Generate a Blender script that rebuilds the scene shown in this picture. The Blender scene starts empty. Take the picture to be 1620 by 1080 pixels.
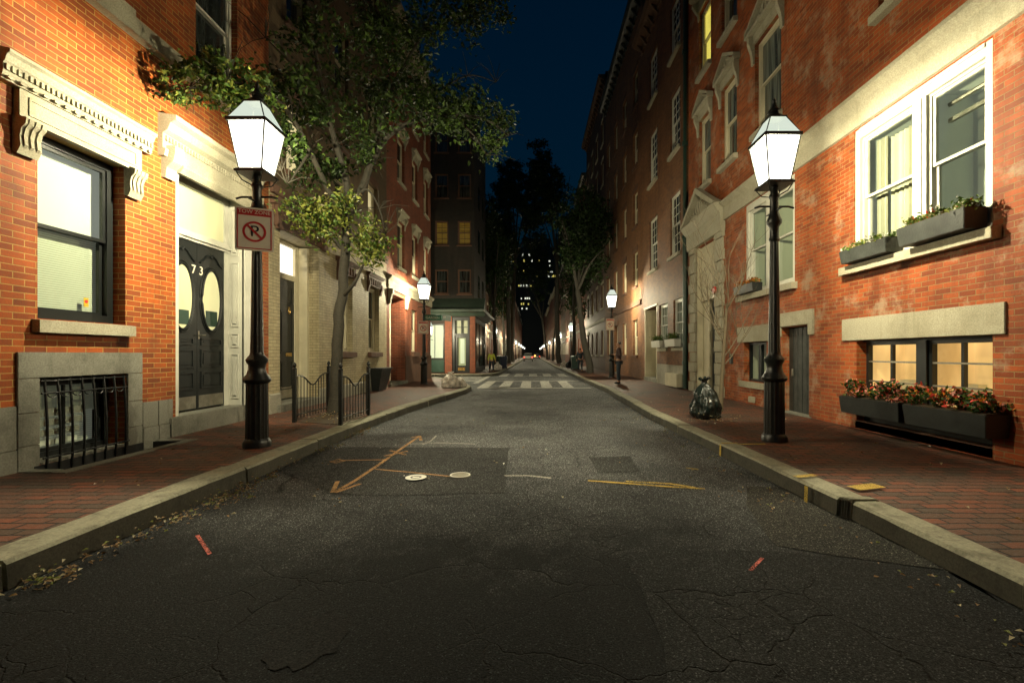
import bpy, bmesh, math, random
import numpy as np
from mathutils import Vector, Matrix, noise
R = random.Random(7)
S = bpy.context.scene
COL = S.collection
CX, CY, F0, CH = 842.0, 560.0, 720.0, 1.35      # street vanishing point, focal length in photo pixels, eye height
def PX(px, Y): return (px - CX) * Y / F0
def PZ(py, Y): return CH - (py - CY) * Y / F0
def G(px, py, z=0.0):
    Y = (CH - z) * F0 / (py - CY); return (PX(px, Y), Y)
def P3(px, py, Y): return Vector((PX(px, Y), Y, PZ(py, Y)))

# ------------------------------------------------------------------ materials
def newmat(name):
    m = bpy.data.materials.new(name); m.use_nodes = True
    nt = m.node_tree; nt.nodes.clear()
    out = nt.nodes.new('ShaderNodeOutputMaterial')
    return m, nt, out
def nd(nt, t, **kw):
    n = nt.nodes.new(t)
    for k, v in kw.items():
        if k.startswith('i_'): n.inputs[k[2:].replace('_', ' ')].default_value = v
        else: setattr(n, k, v)
    return n
def c4(c): return (c[0], c[1], c[2], 1)
def ramp(nt, fac, stops):
    r = nd(nt, 'ShaderNodeValToRGB')
    els = r.color_ramp.elements
    while len(els) < len(stops): els.new(0.5)
    for e, (p, c) in zip(els, stops):
        e.position = p; e.color = c4(c) if len(c) == 3 else c
    nt.links.new(fac, r.inputs['Fac']); return r.outputs['Color']
def mix(nt, fac, a, b, mode='MIX'):
    m = nd(nt, 'ShaderNodeMix', data_type='RGBA', blend_type=mode)
    for inp, v in ((m.inputs[0], fac), (m.inputs[6], a), (m.inputs[7], b)):
        if hasattr(v, 'links'): nt.links.new(v, inp)
        elif isinstance(v, (int, float)): inp.default_value = v
        else: inp.default_value = c4(v)
    return m.outputs[2]
def pos(nt): return nd(nt, 'ShaderNodeNewGeometry').outputs['Position']
def nz(nt, scale, detail=4, rough=.6, vec=None, dim=None):
    n = nd(nt, 'ShaderNodeTexNoise'); n.inputs['Scale'].default_value = scale
    n.inputs['Detail'].default_value = detail; n.inputs['Roughness'].default_value = rough
    nt.links.new(vec if vec is not None else pos(nt), n.inputs['Vector']); return n.outputs['Fac']
def bump(nt, h, st, dist, prev=None):
    b = nd(nt, 'ShaderNodeBump'); b.inputs['Strength'].default_value = st; b.inputs['Distance'].default_value = dist
    nt.links.new(h, b.inputs['Height'])
    if prev is not None: nt.links.new(prev, b.inputs['Normal'])
    return b.outputs['Normal']
def pbsdf(nt, out, col, rough=.7, metal=0, normal=None, spec=None):
    p = nd(nt, 'ShaderNodeBsdfPrincipled')
    for key, v in (('Base Color', col), ('Roughness', rough)):
        if hasattr(v, 'links'): nt.links.new(v, p.inputs[key])
        elif isinstance(v, (int, float)): p.inputs[key].default_value = v
        else: p.inputs[key].default_value = c4(v)
    p.inputs['Metallic'].default_value = metal
    if spec is not None: p.inputs['Specular IOR Level'].default_value = spec
    if normal is not None: nt.links.new(normal, p.inputs['Normal'])
    nt.links.new(p.outputs[0], out.inputs['Surface']); return p
def mathn(nt, op, a, b=None, c=None):
    m = nd(nt, 'ShaderNodeMath', operation=op)
    for i, v in enumerate((a, b, c)):
        if v is None: continue
        if hasattr(v, 'links'): nt.links.new(v, m.inputs[i])
        else: m.inputs[i].default_value = v
    return m.outputs[0]

def M_plain(name, col, rough=.6, metal=0, var=.25, scale=6, bst=.15, spec=None):
    m, nt, out = newmat(name)
    n = nz(nt, scale, 6, .65)
    c = mix(nt, ramp(nt, n, [(.35, (0, 0, 0)), (.7, (1, 1, 1))]), [x * (1 - var) for x in col], [min(1, x * (1 + var * .6)) for x in col])
    rr = ramp(nt, nz(nt, scale * 2.3, 5), [(.3, (rough * .8,) * 3), (.75, (min(1, rough * 1.2),) * 3)])
    pbsdf(nt, out, c, rr, metal, bump(nt, nz(nt, scale * 12, 3), bst, .01) if bst else None, spec)
    return m
def M_brick(name, c1, c2, mortar, bw=.215, rh=.0685, flat=False, dirt=(.05, .03, .02), dirtamt=.5, patchy=None, mort=.011, bst=.6):
    m, nt, out = newmat(name)
    sp = nd(nt, 'ShaderNodeSeparateXYZ'); nt.links.new(pos(nt), sp.inputs[0])
    cb = nd(nt, 'ShaderNodeCombineXYZ')
    if flat:
        nt.links.new(sp.outputs[0], cb.inputs[0]); nt.links.new(sp.outputs[1], cb.inputs[1])
    else:
        nt.links.new(mathn(nt, 'ADD', sp.outputs[0], sp.outputs[1]), cb.inputs[0]); nt.links.new(sp.outputs[2], cb.inputs[1])
    # slight wobble so courses are hand laid
    nn = nd(nt, 'ShaderNodeTexNoise'); nn.inputs['Scale'].default_value = 2.2 if not flat else 3.5
    nt.links.new(pos(nt), nn.inputs['Vector'])
    vm = nd(nt, 'ShaderNodeVectorMath', operation='MULTIPLY_ADD')
    w = .012 if not flat else .05
    nt.links.new(nn.outputs['Color'], vm.inputs[0]); vm.inputs[1].default_value = (w, w, 0); nt.links.new(cb.outputs[0], vm.inputs[2])
    b = nd(nt, 'ShaderNodeTexBrick'); b.offset = .5
    b.inputs['Scale'].default_value = 1; b.inputs['Brick Width'].default_value = bw; b.inputs['Row Height'].default_value = rh
    b.inputs['Mortar Size'].default_value = mort * .5; b.inputs['Mortar Smooth'].default_value = .3; b.inputs['Bias'].default_value = -.1
    b.inputs['Color1'].default_value = c4(c1); b.inputs['Color2'].default_value = c4(c2); b.inputs['Mortar'].default_value = c4(mortar)
    nt.links.new(vm.outputs[0], b.inputs['Vector'])
    col = b.outputs['Color']
    fine = nz(nt, 70, 4)
    col = mix(nt, .45, col, ramp(nt, fine, [(.3, (.35, .35, .35)), (.7, (1, 1, 1))]), 'MULTIPLY')
    st = ramp(nt, nz(nt, .9, 6, .7), [(.45, (0, 0, 0)), (.72, (dirtamt,) * 3)])
    col = mix(nt, st, col, dirt)
    if not flat:   # soot and rain streaks
        mp = nd(nt, 'ShaderNodeMapping'); mp.inputs['Scale'].default_value = (2.6, 2.6, .28); nt.links.new(pos(nt), mp.inputs['Vector'])
        col = mix(nt, ramp(nt, nz(nt, 1.0, 6, .7, mp.outputs[0]), [(.50, (0, 0, 0)), (.78, (.75,) * 3)]), col, [x * .22 for x in c1])
    if patchy:   # pale worn bricks where paint or render was taken off
        pz = ramp(nt, nz(nt, 1.7, 5, .75), [(.52, (0, 0, 0)), (.66, (.55,) * 3)])
        col = mix(nt, pz, col, patchy)
    h = mathn(nt, 'MULTIPLY_ADD', b.outputs['Fac'], -1.0, mathn(nt, 'MULTIPLY', fine, .35))
    n = bump(nt, h, bst, .012 if not flat else .02)
    pbsdf(nt, out, col, ramp(nt, fine, [(.3, (.55,) * 3), (.8, (.9,) * 3)]), 0, n, .35)
    return m
def M_stone(name, col, blotch=(.05, .05, .04), amt=.7, scale=1.6, rough=.8, joints=None):
    m, nt, out = newmat(name)
    a = nz(nt, 55, 5, .7); c = mix(nt, ramp(nt, a, [(.35, (0, 0, 0)), (.65, (1, 1, 1))]), [x * .72 for x in col], [min(1, x * 1.12) for x in col])
    st = ramp(nt, nz(nt, scale, 7, .7), [(.48, (0, 0, 0)), (.75, (amt,) * 3)])
    c = mix(nt, st, c, blotch)
    sp = nd(nt, 'ShaderNodeMapping'); sp.inputs['Scale'].default_value = (6, 6, .7); nt.links.new(pos(nt), sp.inputs['Vector'])
    dr = ramp(nt, nz(nt, 1.0, 5, .7, sp.outputs[0]), [(.55, (0, 0, 0)), (.8, (amt * .8,) * 3)])
    c = mix(nt, dr, c, blotch)
    pbsdf(nt, out, c, rough, 0, bump(nt, a, .35, .01), .3); return m
def M_emit(name, col, st):
    m, nt, out = newmat(name); e = nd(nt, 'ShaderNodeEmission'); e.inputs[0].default_value = c4(col); e.inputs[1].default_value = st
    nt.links.new(e.outputs[0], out.inputs[0]); return m
def M_room(name, col, st, scale=1.5, lo=.35):      # a lit room seen through its window
    m, nt, out = newmat(name); e = nd(nt, 'ShaderNodeEmission')
    mp = nd(nt, 'ShaderNodeMapping'); mp.inputs['Scale'].default_value = (1, 1.0, .35); nt.links.new(pos(nt), mp.inputs['Vector'])
    c = ramp(nt, nz(nt, scale, 3, .5, mp.outputs[0]), [(.35, [x * lo for x in col]), (.6, col)])
    nt.links.new(c, e.inputs[0]); e.inputs[1].default_value = st
    d = nd(nt, 'ShaderNodeBsdfDiffuse'); d.inputs[0].default_value = c4([x * .6 for x in col])
    a = nd(nt, 'ShaderNodeAddShader'); nt.links.new(e.outputs[0], a.inputs[0]); nt.links.new(d.outputs[0], a.inputs[1])
    nt.links.new(a.outputs[0], out.inputs[0]); return m
def M_glass(name, tint=(.9, .95, .9), refl=.12):
    m, nt, out = newmat(name)
    t = nd(nt, 'ShaderNodeBsdfTransparent'); t.inputs[0].default_value = c4(tint)
    g = nd(nt, 'ShaderNodeBsdfGlossy'); g.inputs['Roughness'].default_value = .03
    f = nd(nt, 'ShaderNodeLayerWeight'); f.inputs[0].default_value = .5
    bn = bump(nt, nz(nt, 2.2, 2), .12, .05); nt.links.new(bn, g.inputs['Normal'])
    fa = mathn(nt, 'MULTIPLY_ADD', mathn(nt, 'POWER', f.outputs[1], 5.0), .85, refl * .5)
    x = nd(nt, 'ShaderNodeMixShader'); nt.links.new(fa, x.inputs[0]); nt.links.new(t.outputs[0], x.inputs[1]); nt.links.new(g.outputs[0], x.inputs[2])
    nt.links.new(x.outputs[0], out.inputs[0]); return m
def M_darkglass(name, col=(.012, .014, .013)):
    m, nt, out = newmat(name)
    mp = nd(nt, 'ShaderNodeMapping'); mp.inputs['Scale'].default_value = (7, 7, .5); nt.links.new(pos(nt), mp.inputs['Vector'])
    c = ramp(nt, nz(nt, 1.2, 3, .5, mp.outputs[0]), [(.4, col), (.62, [x * 3.5 for x in col]), (.7, col)])
    pbsdf(nt, out, c, .06, 0, bump(nt, nz(nt, 1.8, 2), .12, .05), .6); return m
def M_leaf(name, col):
    m, nt, out = newmat(name)
    ob = nd(nt, 'ShaderNodeNewGeometry')
    c = mix(nt, ramp(nt, nz(nt, 3.5, 4), [(.35, (0, 0, 0)), (.65, (1, 1, 1))]), [x * .6 for x in col], [min(1, x * 1.4) for x in col])
    d = nd(nt, 'ShaderNodeBsdfPrincipled'); nt.links.new(c, d.inputs['Base Color']); d.inputs['Roughness'].default_value = .5
    d.inputs['Specular IOR Level'].default_value = .3
    t = nd(nt, 'ShaderNodeBsdfTranslucent'); nt.links.new(c, t.inputs[0])
    x = nd(nt, 'ShaderNodeMixShader'); x.inputs[0].default_value = .35
    nt.links.new(d.outputs[0], x.inputs[1]); nt.links.new(t.outputs[0], x.inputs[2]); nt.links.new(x.outputs[0], out.inputs[0]); return m

def M_asphalt(name, c0, c1, crack=.8, bst=.8, near=None):
    m, nt, out = newmat(name)
    fine = nz(nt, 95, 3, .7)
    v = nd(nt, 'ShaderNodeTexVoronoi'); v.inputs['Scale'].default_value = 170; nt.links.new(pos(nt), v.inputs['Vector'])
    sc = nd(nt, 'ShaderNodeSeparateColor'); nt.links.new(v.outputs['Color'], sc.inputs[0])
    speck = ramp(nt, sc.outputs[0], [(.0, (.18,) * 3), (.5, (.5,) * 3), (.86, (1.4,) * 3), (.97, (3.0,) * 3), (.99, (7,) * 3)])
    base = mix(nt, ramp(nt, nz(nt, .55, 6, .65), [(.35, (0, 0, 0)), (.65, (1, 1, 1))]), c0, c1)
    if near:     # foreground dimness put into the colour: asphalt darkens towards the camera, ragged transition
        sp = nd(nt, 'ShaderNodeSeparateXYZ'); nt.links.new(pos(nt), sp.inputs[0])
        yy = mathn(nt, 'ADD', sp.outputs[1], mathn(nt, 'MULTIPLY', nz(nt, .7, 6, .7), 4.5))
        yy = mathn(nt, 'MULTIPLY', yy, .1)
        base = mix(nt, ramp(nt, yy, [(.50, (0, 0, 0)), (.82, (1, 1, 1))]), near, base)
    col = mix(nt, 1, base, speck, 'MULTIPLY')
    # crazed cracks: edges of a warped voronoi, only in some regions
    nn = nd(nt, 'ShaderNodeTexNoise'); nn.inputs['Scale'].default_value = 3; nn.inputs['Detail'].default_value = 5; nt.links.new(pos(nt), nn.inputs['Vector'])
    vm = nd(nt, 'ShaderNodeVectorMath', operation='MULTIPLY_ADD'); vm.inputs[1].default_value = (.35, .35, 0)
    nt.links.new(nn.outputs['Color'], vm.inputs[0]); nt.links.new(pos(nt), vm.inputs[2])
    cracks = None
    for sc_, wd, th in ((1.3, .008, .44), (6.0, .035, .52)):
        ve = nd(nt, 'ShaderNodeTexVoronoi', feature='DISTANCE_TO_EDGE'); ve.inputs['Scale'].default_value = sc_
        nt.links.new(vm.outputs[0], ve.inputs['Vector'])
        line = ramp(nt, ve.outputs['Distance'], [(0, (1, 1, 1)), (wd, (0, 0, 0))])
        mask = ramp(nt, nz(nt, .45, 3), [(th, (0, 0, 0)), (th + .08, (1, 1, 1))])
        l = mix(nt, 1, line, mask, 'MULTIPLY')
        cracks = l if cracks is None else mix(nt, 1, cracks, l, 'LIGHTEN')
    col = mix(nt, mathn(nt, 'MULTIPLY', cracks, crack), col, (.006, .006, .005))
    h = mathn(nt, 'ADD', sc.outputs[1], mathn(nt, 'MULTIPLY', fine, 1.2))
    h = mathn(nt, 'SUBTRACT', h, mathn(nt, 'MULTIPLY', cracks, 2.5))
    pbsdf(nt, out, col, ramp(nt, fine, [(.3, (.6,) * 3), (.7, (.95,) * 3)]), 0, bump(nt, h, bst, .006), .12)
    return m
def M_paint(name, col, thr=.42, soft=.12, scale=26):   # worn road paint: bare where the tyres took it off
    m, nt, out = newmat(name)
    n = mathn(nt, 'ADD', mathn(nt, 'MULTIPLY', nz(nt, scale, 5, .75), .7), mathn(nt, 'MULTIPLY', nz(nt, 3, 3), .3))
    a = ramp(nt, n, [(thr, (0, 0, 0)), (thr + soft, (1, 1, 1))])
    t = nd(nt, 'ShaderNodeBsdfTransparent'); p = nd(nt, 'ShaderNodeBsdfPrincipled')
    p.inputs['Base Color'].default_value = c4(col); p.inputs['Roughness'].default_value = .75
    nt.links.new(bump(nt, nz(nt, 90, 3), .5, .006), p.inputs['Normal'])
    x = nd(nt, 'ShaderNodeMixShader'); nt.links.new(a, x.inputs[0]); nt.links.new(t.outputs[0], x.inputs[1]); nt.links.new(p.outputs[0], x.inputs[2])
    nt.links.new(x.outputs[0], out.inputs[0]); return m

m = {}
m['brick_l'] = M_brick('orange_red_brick', (.45, .095, .012), (.20, .040, .007), (.46, .29, .08), patchy=None, dirtamt=.6)
m['brick_r'] = M_brick('red_brick_patched', (.44, .092, .018), (.22, .044, .011), (.30, .20, .08), patchy=(.38, .30, .20), dirtamt=.5)
m['brick_tan'] = M_brick('tan_painted_brick', (.52, .44, .26), (.42, .35, .20), (.22, .18, .1), dirt=(.12, .09, .05), dirtamt=.4)
m['brick_brown'] = M_brick('brown_upper_brick', (.13, .085, .04), (.10, .065, .03), (.13, .1, .06), dirt=(.04, .03, .02))
m['brick_old'] = M_brick('brown_red_brick', (.24, .095, .035), (.13, .05, .02), (.2, .14, .07), patchy=None, dirtamt=.5)
m['brick_dk'] = M_brick('dark_brick', (.11, .045, .025), (.08, .034, .02), (.12, .1, .07), dirtamt=.5)
m['brick_far'] = M_brick('far_red_brick', (.25, .058, .022), (.15, .036, .015), (.2, .14, .09), dirtamt=.4)
m['brick_black'] = M_brick('near_black_brick', (.030, .026, .02), (.02, .018, .015), (.03, .028, .022))  # even near-black tone for the shop wall
m['pave'] = M_brick('brick_paving', (.19, .055, .024), (.060, .046, .031), (.008, .007, .006), bw=.23, rh=.105, flat=True, dirt=(.030, .026, .02), dirtamt=.95, mort=.02, bst=1.0)
m['granite'] = M_stone('grey_granite', (.22, .215, .175), (.04, .04, .03), .8)
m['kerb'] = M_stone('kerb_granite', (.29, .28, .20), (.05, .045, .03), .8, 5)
m['kerbside'] = M_stone('dark_kerb_face', (.07, .066, .05), (.02, .02, .015), .8, 3); m['lime'] = M_stone('pale_limestone', (.40, .37, .27), (.16, .14, .08), .55, 1.2)
m['brown'] = M_stone('brownstone', (.13, .07, .045), (.03, .02, .015), .5)
m['concrete'] = M_stone('smooth_concrete', (.34, .32, .25), (.1, .09, .06), .5)
m['white'] = M_plain('white_painted_wood', (.60, .59, .50), .45, var=.12, scale=3, bst=.08)
m['cream'] = M_plain('cream_painted_wood', (.58, .52, .36), .5, var=.12, scale=3, bst=.08)
m['black'] = M_plain('black_gloss_paint', (.010, .012, .012), .42, var=.1, scale=1.5, bst=.05, spec=.4)
m['iron'] = M_plain('black_cast_iron', (.010, .011, .010), .33, var=.4, scale=14, bst=.25, spec=.45)
m['dkgreen'] = M_plain('dark_green_paint', (.02, .05, .035), .4, var=.2, scale=5)
m['green'] = M_plain('green_cornice_paint', (.03, .045, .032), .5, var=.2, scale=3)
m['blackwood'] = M_plain('weathered_black_wood', (.03, .034, .03), .55, var=.5, scale=3, bst=.3)
m['planter'] = M_plain('dark_planter', (.012, .015, .014), .5, var=.3, scale=7)
m['brass'] = M_plain('brass', (.55, .36, .12), .3, 1, var=.2, bst=0)
m['steel'] = M_plain('worn_steel', (.35, .33, .27), .4, .8, var=.3, bst=.1)
m['bark'] = M_stone('grey_bark', (.04, .035, .025), (.012, .014, .009), .9, 12)
m['barkpale'] = M_stone('pale_bark', (.15, .12, .075), (.08, .06, .04), .5, 4)
m['barkdark'] = M_stone('dark_bark', (.05, .045, .035), (.02, .02, .015), .6, 4)
m['leaf'] = M_leaf('green_leaf', (.075, .13, .022)); m['leaf2'] = M_leaf('yellow_green_leaf', (.17, .19, .035)); m['leaf3'] = M_leaf('dark_leaf', (.03, .06, .015))
m['leafup'] = M_leaf('shaded_green_leaf', (.032, .058, .012)); m['leafup2'] = M_leaf('deep_shaded_leaf', (.016, .03, .008)); m['leaffar'] = M_leaf('far_leaf', (.022, .04, .014))  # leafup colours: upper crown leaves darkened to look less lit
m['dry'] = M_leaf('dry_leaf', (.22, .13, .05)); m['dry2'] = M_leaf('pale_dry_leaf', (.4, .34, .2))
m['red'] = M_leaf('red_petal', (.6, .06, .04)); m['pink'] = M_leaf('pink_petal', (.7, .28, .22)); m['orange'] = M_leaf('orange_petal', (.7, .22, .03)); m['whitep'] = M_leaf('white_petal', (.7, .68, .6))
m['glass'] = M_glass('window_glass'); m['dark'] = M_darkglass('dark_window_glass')
m['bluedark'] = M_darkglass('pale_curtained_glass', (.05, .055, .045))
m['warm'] = M_room('warm_lit_room', (1, .66, .27), .95); m['warmpale'] = M_room('pale_lit_room', (1, .84, .52), .62, 2.5, .6)
m['hall'] = M_room('lit_hall', (.9, .87, .50), .36, 2, .5); m['yellow'] = M_room('yellow_lit_room', (.95, .8, .18), .75, 3, .5)
m['dim'] = M_room('dim_lit_room', (1, .62, .2), .16, 4, .1); m['greyroom'] = M_room('grey_room', (.6, .62, .45), .09, .9, .55)
m['fluo'] = M_emit('office_light', (.95, 1, .8), .9); m['transom'] = M_emit('bright_transom_glass', (1, .93, .75), 1.6)
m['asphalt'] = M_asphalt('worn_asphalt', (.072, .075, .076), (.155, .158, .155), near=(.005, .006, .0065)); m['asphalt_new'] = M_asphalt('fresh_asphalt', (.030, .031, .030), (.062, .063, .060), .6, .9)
m['asphalt_fg'] = M_asphalt('dimmed_new_asphalt', (.009, .010, .0105), (.018, .0195, .020), .9, .9); m['asphalt_old'] = M_asphalt('crazed_asphalt', (.030, .030, .026), (.055, .052, .043), 1.0, 1.2)  # newer patch, its tone lowered to match the dimness painted into the near road
m['blotch'] = M_asphalt('near_black_asphalt', (.002, .0022, .0022), (.003, .003, .003), .2, .5); m['mark'] = M_paint('white_road_paint', (.38, .375, .33), .38); m['spray'] = M_paint('orange_spray_paint', (.50, .27, .09), .34, .22, 80)
m['yspray'] = M_paint('yellow_spray_paint', (.5, .34, .04), .34, .22, 80); m['reddash'] = M_paint('thin_red_mark', (.45, .08, .05), .36, .2, 90)
m['wspray'] = M_paint('white_spray_paint', (.5, .48, .42), .36, .22, 80)
m['bag'] = M_plain('black_plastic_bag', (.008, .014, .012), .3, var=.3, scale=5, bst=.12, spec=.5); m['yellowdim'] = M_room('dim_yellow_room', (.95, .6, .15), .03, 6, .05); m['clearbag'] = M_plain('clear_plastic_bag', (.78, .70, .60), .25, var=.5, scale=9, bst=.6)
m['soil'] = M_stone('soil', (.05, .035, .02), (.02, .015, .01), .6, 6)
m['signwhite'] = M_plain('sign_white', (.80, .76, .62), .5, var=.08, bst=0); m['signred'] = M_plain('sign_red', (.50, .03, .03), .5, var=.08, bst=0)
m['signblack'] = M_plain('sign_black', (.012, .012, .012), .5, var=.08, bst=0); m['signgreen'] = M_plain('sign_green', (.02, .13, .085), .45, var=.08, bst=0)
m['skin'] = M_plain('skin', (.34, .18, .11), .55, var=.08, bst=0); m['hair'] = M_plain('dark_hair', (.02, .014, .01), .6)
m['jacket'] = M_plain('dark_jacket', (.055, .028, .025), .8, bst=.3); m['jeans'] = M_plain('dark_jeans', (.02, .03, .04), .85, bst=.3)
m['vest'] = M_plain('yellow_vest', (.45, .5, .05), .7); m['rubber'] = M_plain('rubber', (.015, .015, .015), .8); m['carwhite'] = M_plain('pale_car_paint', (.45, .45, .42), .25, var=.05, bst=0, spec=.6)
m['cardark'] = M_plain('dark_car_paint', (.02, .025, .05), .25, var=.05, bst=0, spec=.6)
m['tail'] = M_emit('tail_light', (1, .06, .03), 2.5); m['amber'] = M_emit('amber_light', (1, .45, .08), 6); m['redplastic'] = M_plain('red_bell', (.55, .03, .02), .35, bst=0)
m['blind'] = M_room('white_shade', (.92, .95, .82), .30, .8, .75); m['ysticker'] = M_plain('yellow_sticker', (.6, .42, .03), .5, bst=0)
m['curtainroom'] = M_room('pale_room_wall', (.7, .75, .62), .17, 1.2, .6); m['curtain'] = M_plain('cream_curtain', (.6, .57, .42), .9, var=.1, scale=3)
SUN_E, SKY = -2.0, .12
m['mantle'] = M_emit('gas_mantle', (1, .95, .75), 60)
m['paper'] = M_plain('white_paper', (.7, .7, .62), .7, var=.1)
def _blinds():
    mm, nt, out = newmat('slatted_blind')
    sp = nd(nt, 'ShaderNodeSeparateXYZ'); nt.links.new(pos(nt), sp.inputs[0])
    fr = mathn(nt, 'FRACT', mathn(nt, 'MULTIPLY', sp.outputs[2], 38))
    c = ramp(nt, fr, [(0, (.10, .11, .08)), (.25, (.42, .44, .35)), (.9, (.5, .52, .42))])
    e = nd(nt, 'ShaderNodeEmission'); nt.links.new(c, e.inputs[0]); e.inputs[1].default_value = .16
    d = nd(nt, 'ShaderNodeBsdfDiffuse'); nt.links.new(c, d.inputs[0])
    a = nd(nt, 'ShaderNodeAddShader'); nt.links.new(e.outputs[0], a.inputs[0]); nt.links.new(d.outputs[0], a.inputs[1]); nt.links.new(a.outputs[0], out.inputs[0]); return mm
m['slats'] = _blinds()
def _lantern():
    mm, nt, out = newmat('lantern_glass')
    t = nd(nt, 'ShaderNodeBsdfTransparent'); e = nd(nt, 'ShaderNodeEmission'); e.inputs[0].default_value = (1, .97, .82, 1); e.inputs[1].default_value = 5
    x = nd(nt, 'ShaderNodeMixShader'); x.inputs[0].default_value = .45
    nt.links.new(t.outputs[0], x.inputs[1]); nt.links.new(e.outputs[0], x.inputs[2]); nt.links.new(x.outputs[0], out.inputs[0]); return mm
m['lantern'] = _lantern()
def _lroof():
    mm, nt, out = newmat('frosted_lantern_roof')
    t = nd(nt, 'ShaderNodeBsdfTransparent'); t.inputs[0].default_value = (.9, .95, .85, 1); e = nd(nt, 'ShaderNodeEmission'); e.inputs[0].default_value = (.9, 1, .84, 1); e.inputs[1].default_value = .78
    x = nd(nt, 'ShaderNodeMixShader'); x.inputs[0].default_value = .95
    nt.links.new(t.outputs[0], x.inputs[1]); nt.links.new(e.outputs[0], x.inputs[2]); nt.links.new(x.outputs[0], out.inputs[0]); return mm
m['lroof'] = _lroof()

# ------------------------------------------------------------------ object helpers
WL = {}
def tag(o, label=None, cat=None, group=None, kind=None):
    if label: o['label'] = label
    if cat: o['category'] = cat
    if group: o['group'] = group
    if kind: o['kind'] = kind
    return o
def thing(name, loc, label, cat, group=None):
    o = bpy.data.objects.new(name, None); COL.objects.link(o); o.location = loc; o.empty_display_size = .2
    WL[o.name] = Vector(loc); return tag(o, label, cat, group)
def link(name, me, parent=None, mat=None):
    o = bpy.data.objects.new(name, me); COL.objects.link(o)
    if parent is not None: o.parent = parent
    if mat is not None:
        for x in (mat if isinstance(mat, (list, tuple)) else [mat]): me.materials.append(x)
    return o
class MB:
    def __init__(s): s.v = []; s.f = []; s.mi = []; s.cur = 0
    def add(s, vs, fs):
        b = len(s.v); s.v += [tuple(v) for v in vs]
        for f in fs: s.f.append([b + i for i in f]); s.mi.append(s.cur)
    def hexa(s, c):     # 8 corners: bottom 4 then top 4
        s.add(c, [(0, 3, 2, 1), (4, 5, 6, 7), (0, 1, 5, 4), (1, 2, 6, 5), (2, 3, 7, 6), (3, 0, 4, 7)])
    def box(s, x0, x1, y0, y1, z0, z1):
        s.hexa([(x0, y0, z0), (x1, y0, z0), (x1, y1, z0), (x0, y1, z0), (x0, y0, z1), (x1, y0, z1), (x1, y1, z1), (x0, y1, z1)])
    def tube(s, pts, rad, n=8, cap=True):
        pts = [Vector(p) for p in pts]; k = len(pts)
        if isinstance(rad, (int, float)): rad = [rad] * k
        ref = Vector((0, 0, 1)) if abs((pts[-1] - pts[0]).normalized().z) < .9 else Vector((1, 0, 0))
        vs = []
        for i, p in enumerate(pts):
            t = (pts[min(i + 1, k - 1)] - pts[max(i - 1, 0)]).normalized()
            a = t.cross(ref).normalized(); b = t.cross(a).normalized()
            for j in range(n):
                an = 2 * math.pi * j / n; vs.append(p + (a * math.cos(an) + b * math.sin(an)) * rad[i])
        fs = [(i * n + j, i * n + (j + 1) % n, (i + 1) * n + (j + 1) % n, (i + 1) * n + j) for i in range(k - 1) for j in range(n)]
        if cap: fs += [tuple(range(n)), tuple(range((k - 1) * n, k * n))]
        s.add(vs, fs)
    def lathe(s, c, prof, n=16, flute=0):
        vs = []
        for (r, z) in prof:
            for j in range(n):
                a = 2 * math.pi * j / n; rr = r * (1 - flute * (j % 2)); vs.append((c[0] + rr * math.cos(a), c[1] + rr * math.sin(a), c[2] + z))
        k = len(prof)
        fs = [(i * n + j, i * n + (j + 1) % n, (i + 1) * n + (j + 1) % n, (i + 1) * n + j) for i in range(k - 1) for j in range(n)]
        fs += [tuple(range(n)), tuple(range((k - 1) * n, k * n))]
        s.add(vs, fs)
    def poly(s, pts, z0, z1):   # prism over a polygon
        n = len(pts); vs = [(p[0], p[1], z0) for p in pts] + [(p[0], p[1], z1) for p in pts]
        s.add(vs, [tuple(range(n - 1, -1, -1)), tuple(range(n, 2 * n))] + [(i, (i + 1) % n, n + (i + 1) % n, n + i) for i in range(n)])
    def build(s, name, mat, parent=None, smooth=False, bevel=0, loc=None, fix=True):
        off = WL.get(root_of(parent).name, Vector()) if parent is not None else Vector(loc or (0, 0, 0))
        me = bpy.data.meshes.new(name)
        me.from_pydata([(v[0] - off[0], v[1] - off[1], v[2] - off[2]) for v in s.v], [], s.f)
        mats = mat if isinstance(mat, (list, tuple)) else [mat]
        for x in mats: me.materials.append(x)
        if len(mats) > 1: me.polygons.foreach_set('material_index', s.mi)
        if fix:
            bm = bmesh.new(); bm.from_mesh(me); bmesh.ops.recalc_face_normals(bm, faces=bm.faces)
            if bevel: bmesh.ops.bevel(bm, geom=bm.edges[:] , offset=bevel, segments=2, affect='EDGES', clamp_overlap=True)
            bm.to_mesh(me); bm.free()
        if smooth:
            me.polygons.foreach_set('use_smooth', [True] * len(me.polygons))
            try: me.set_sharp_from_angle(angle=math.radians(40))
            except Exception: pass
        o = link(name, me, parent)
        if parent is None: o.location = off
        return o
def root_of(o):
    while o.parent is not None: o = o.parent
    return o
def copy_tree(o, parent=None, rename=None):
    c = o.copy(); COL.objects.link(c); c.parent = parent
    for ch in list(o.children): copy_tree(ch, c)
    return c

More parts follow.
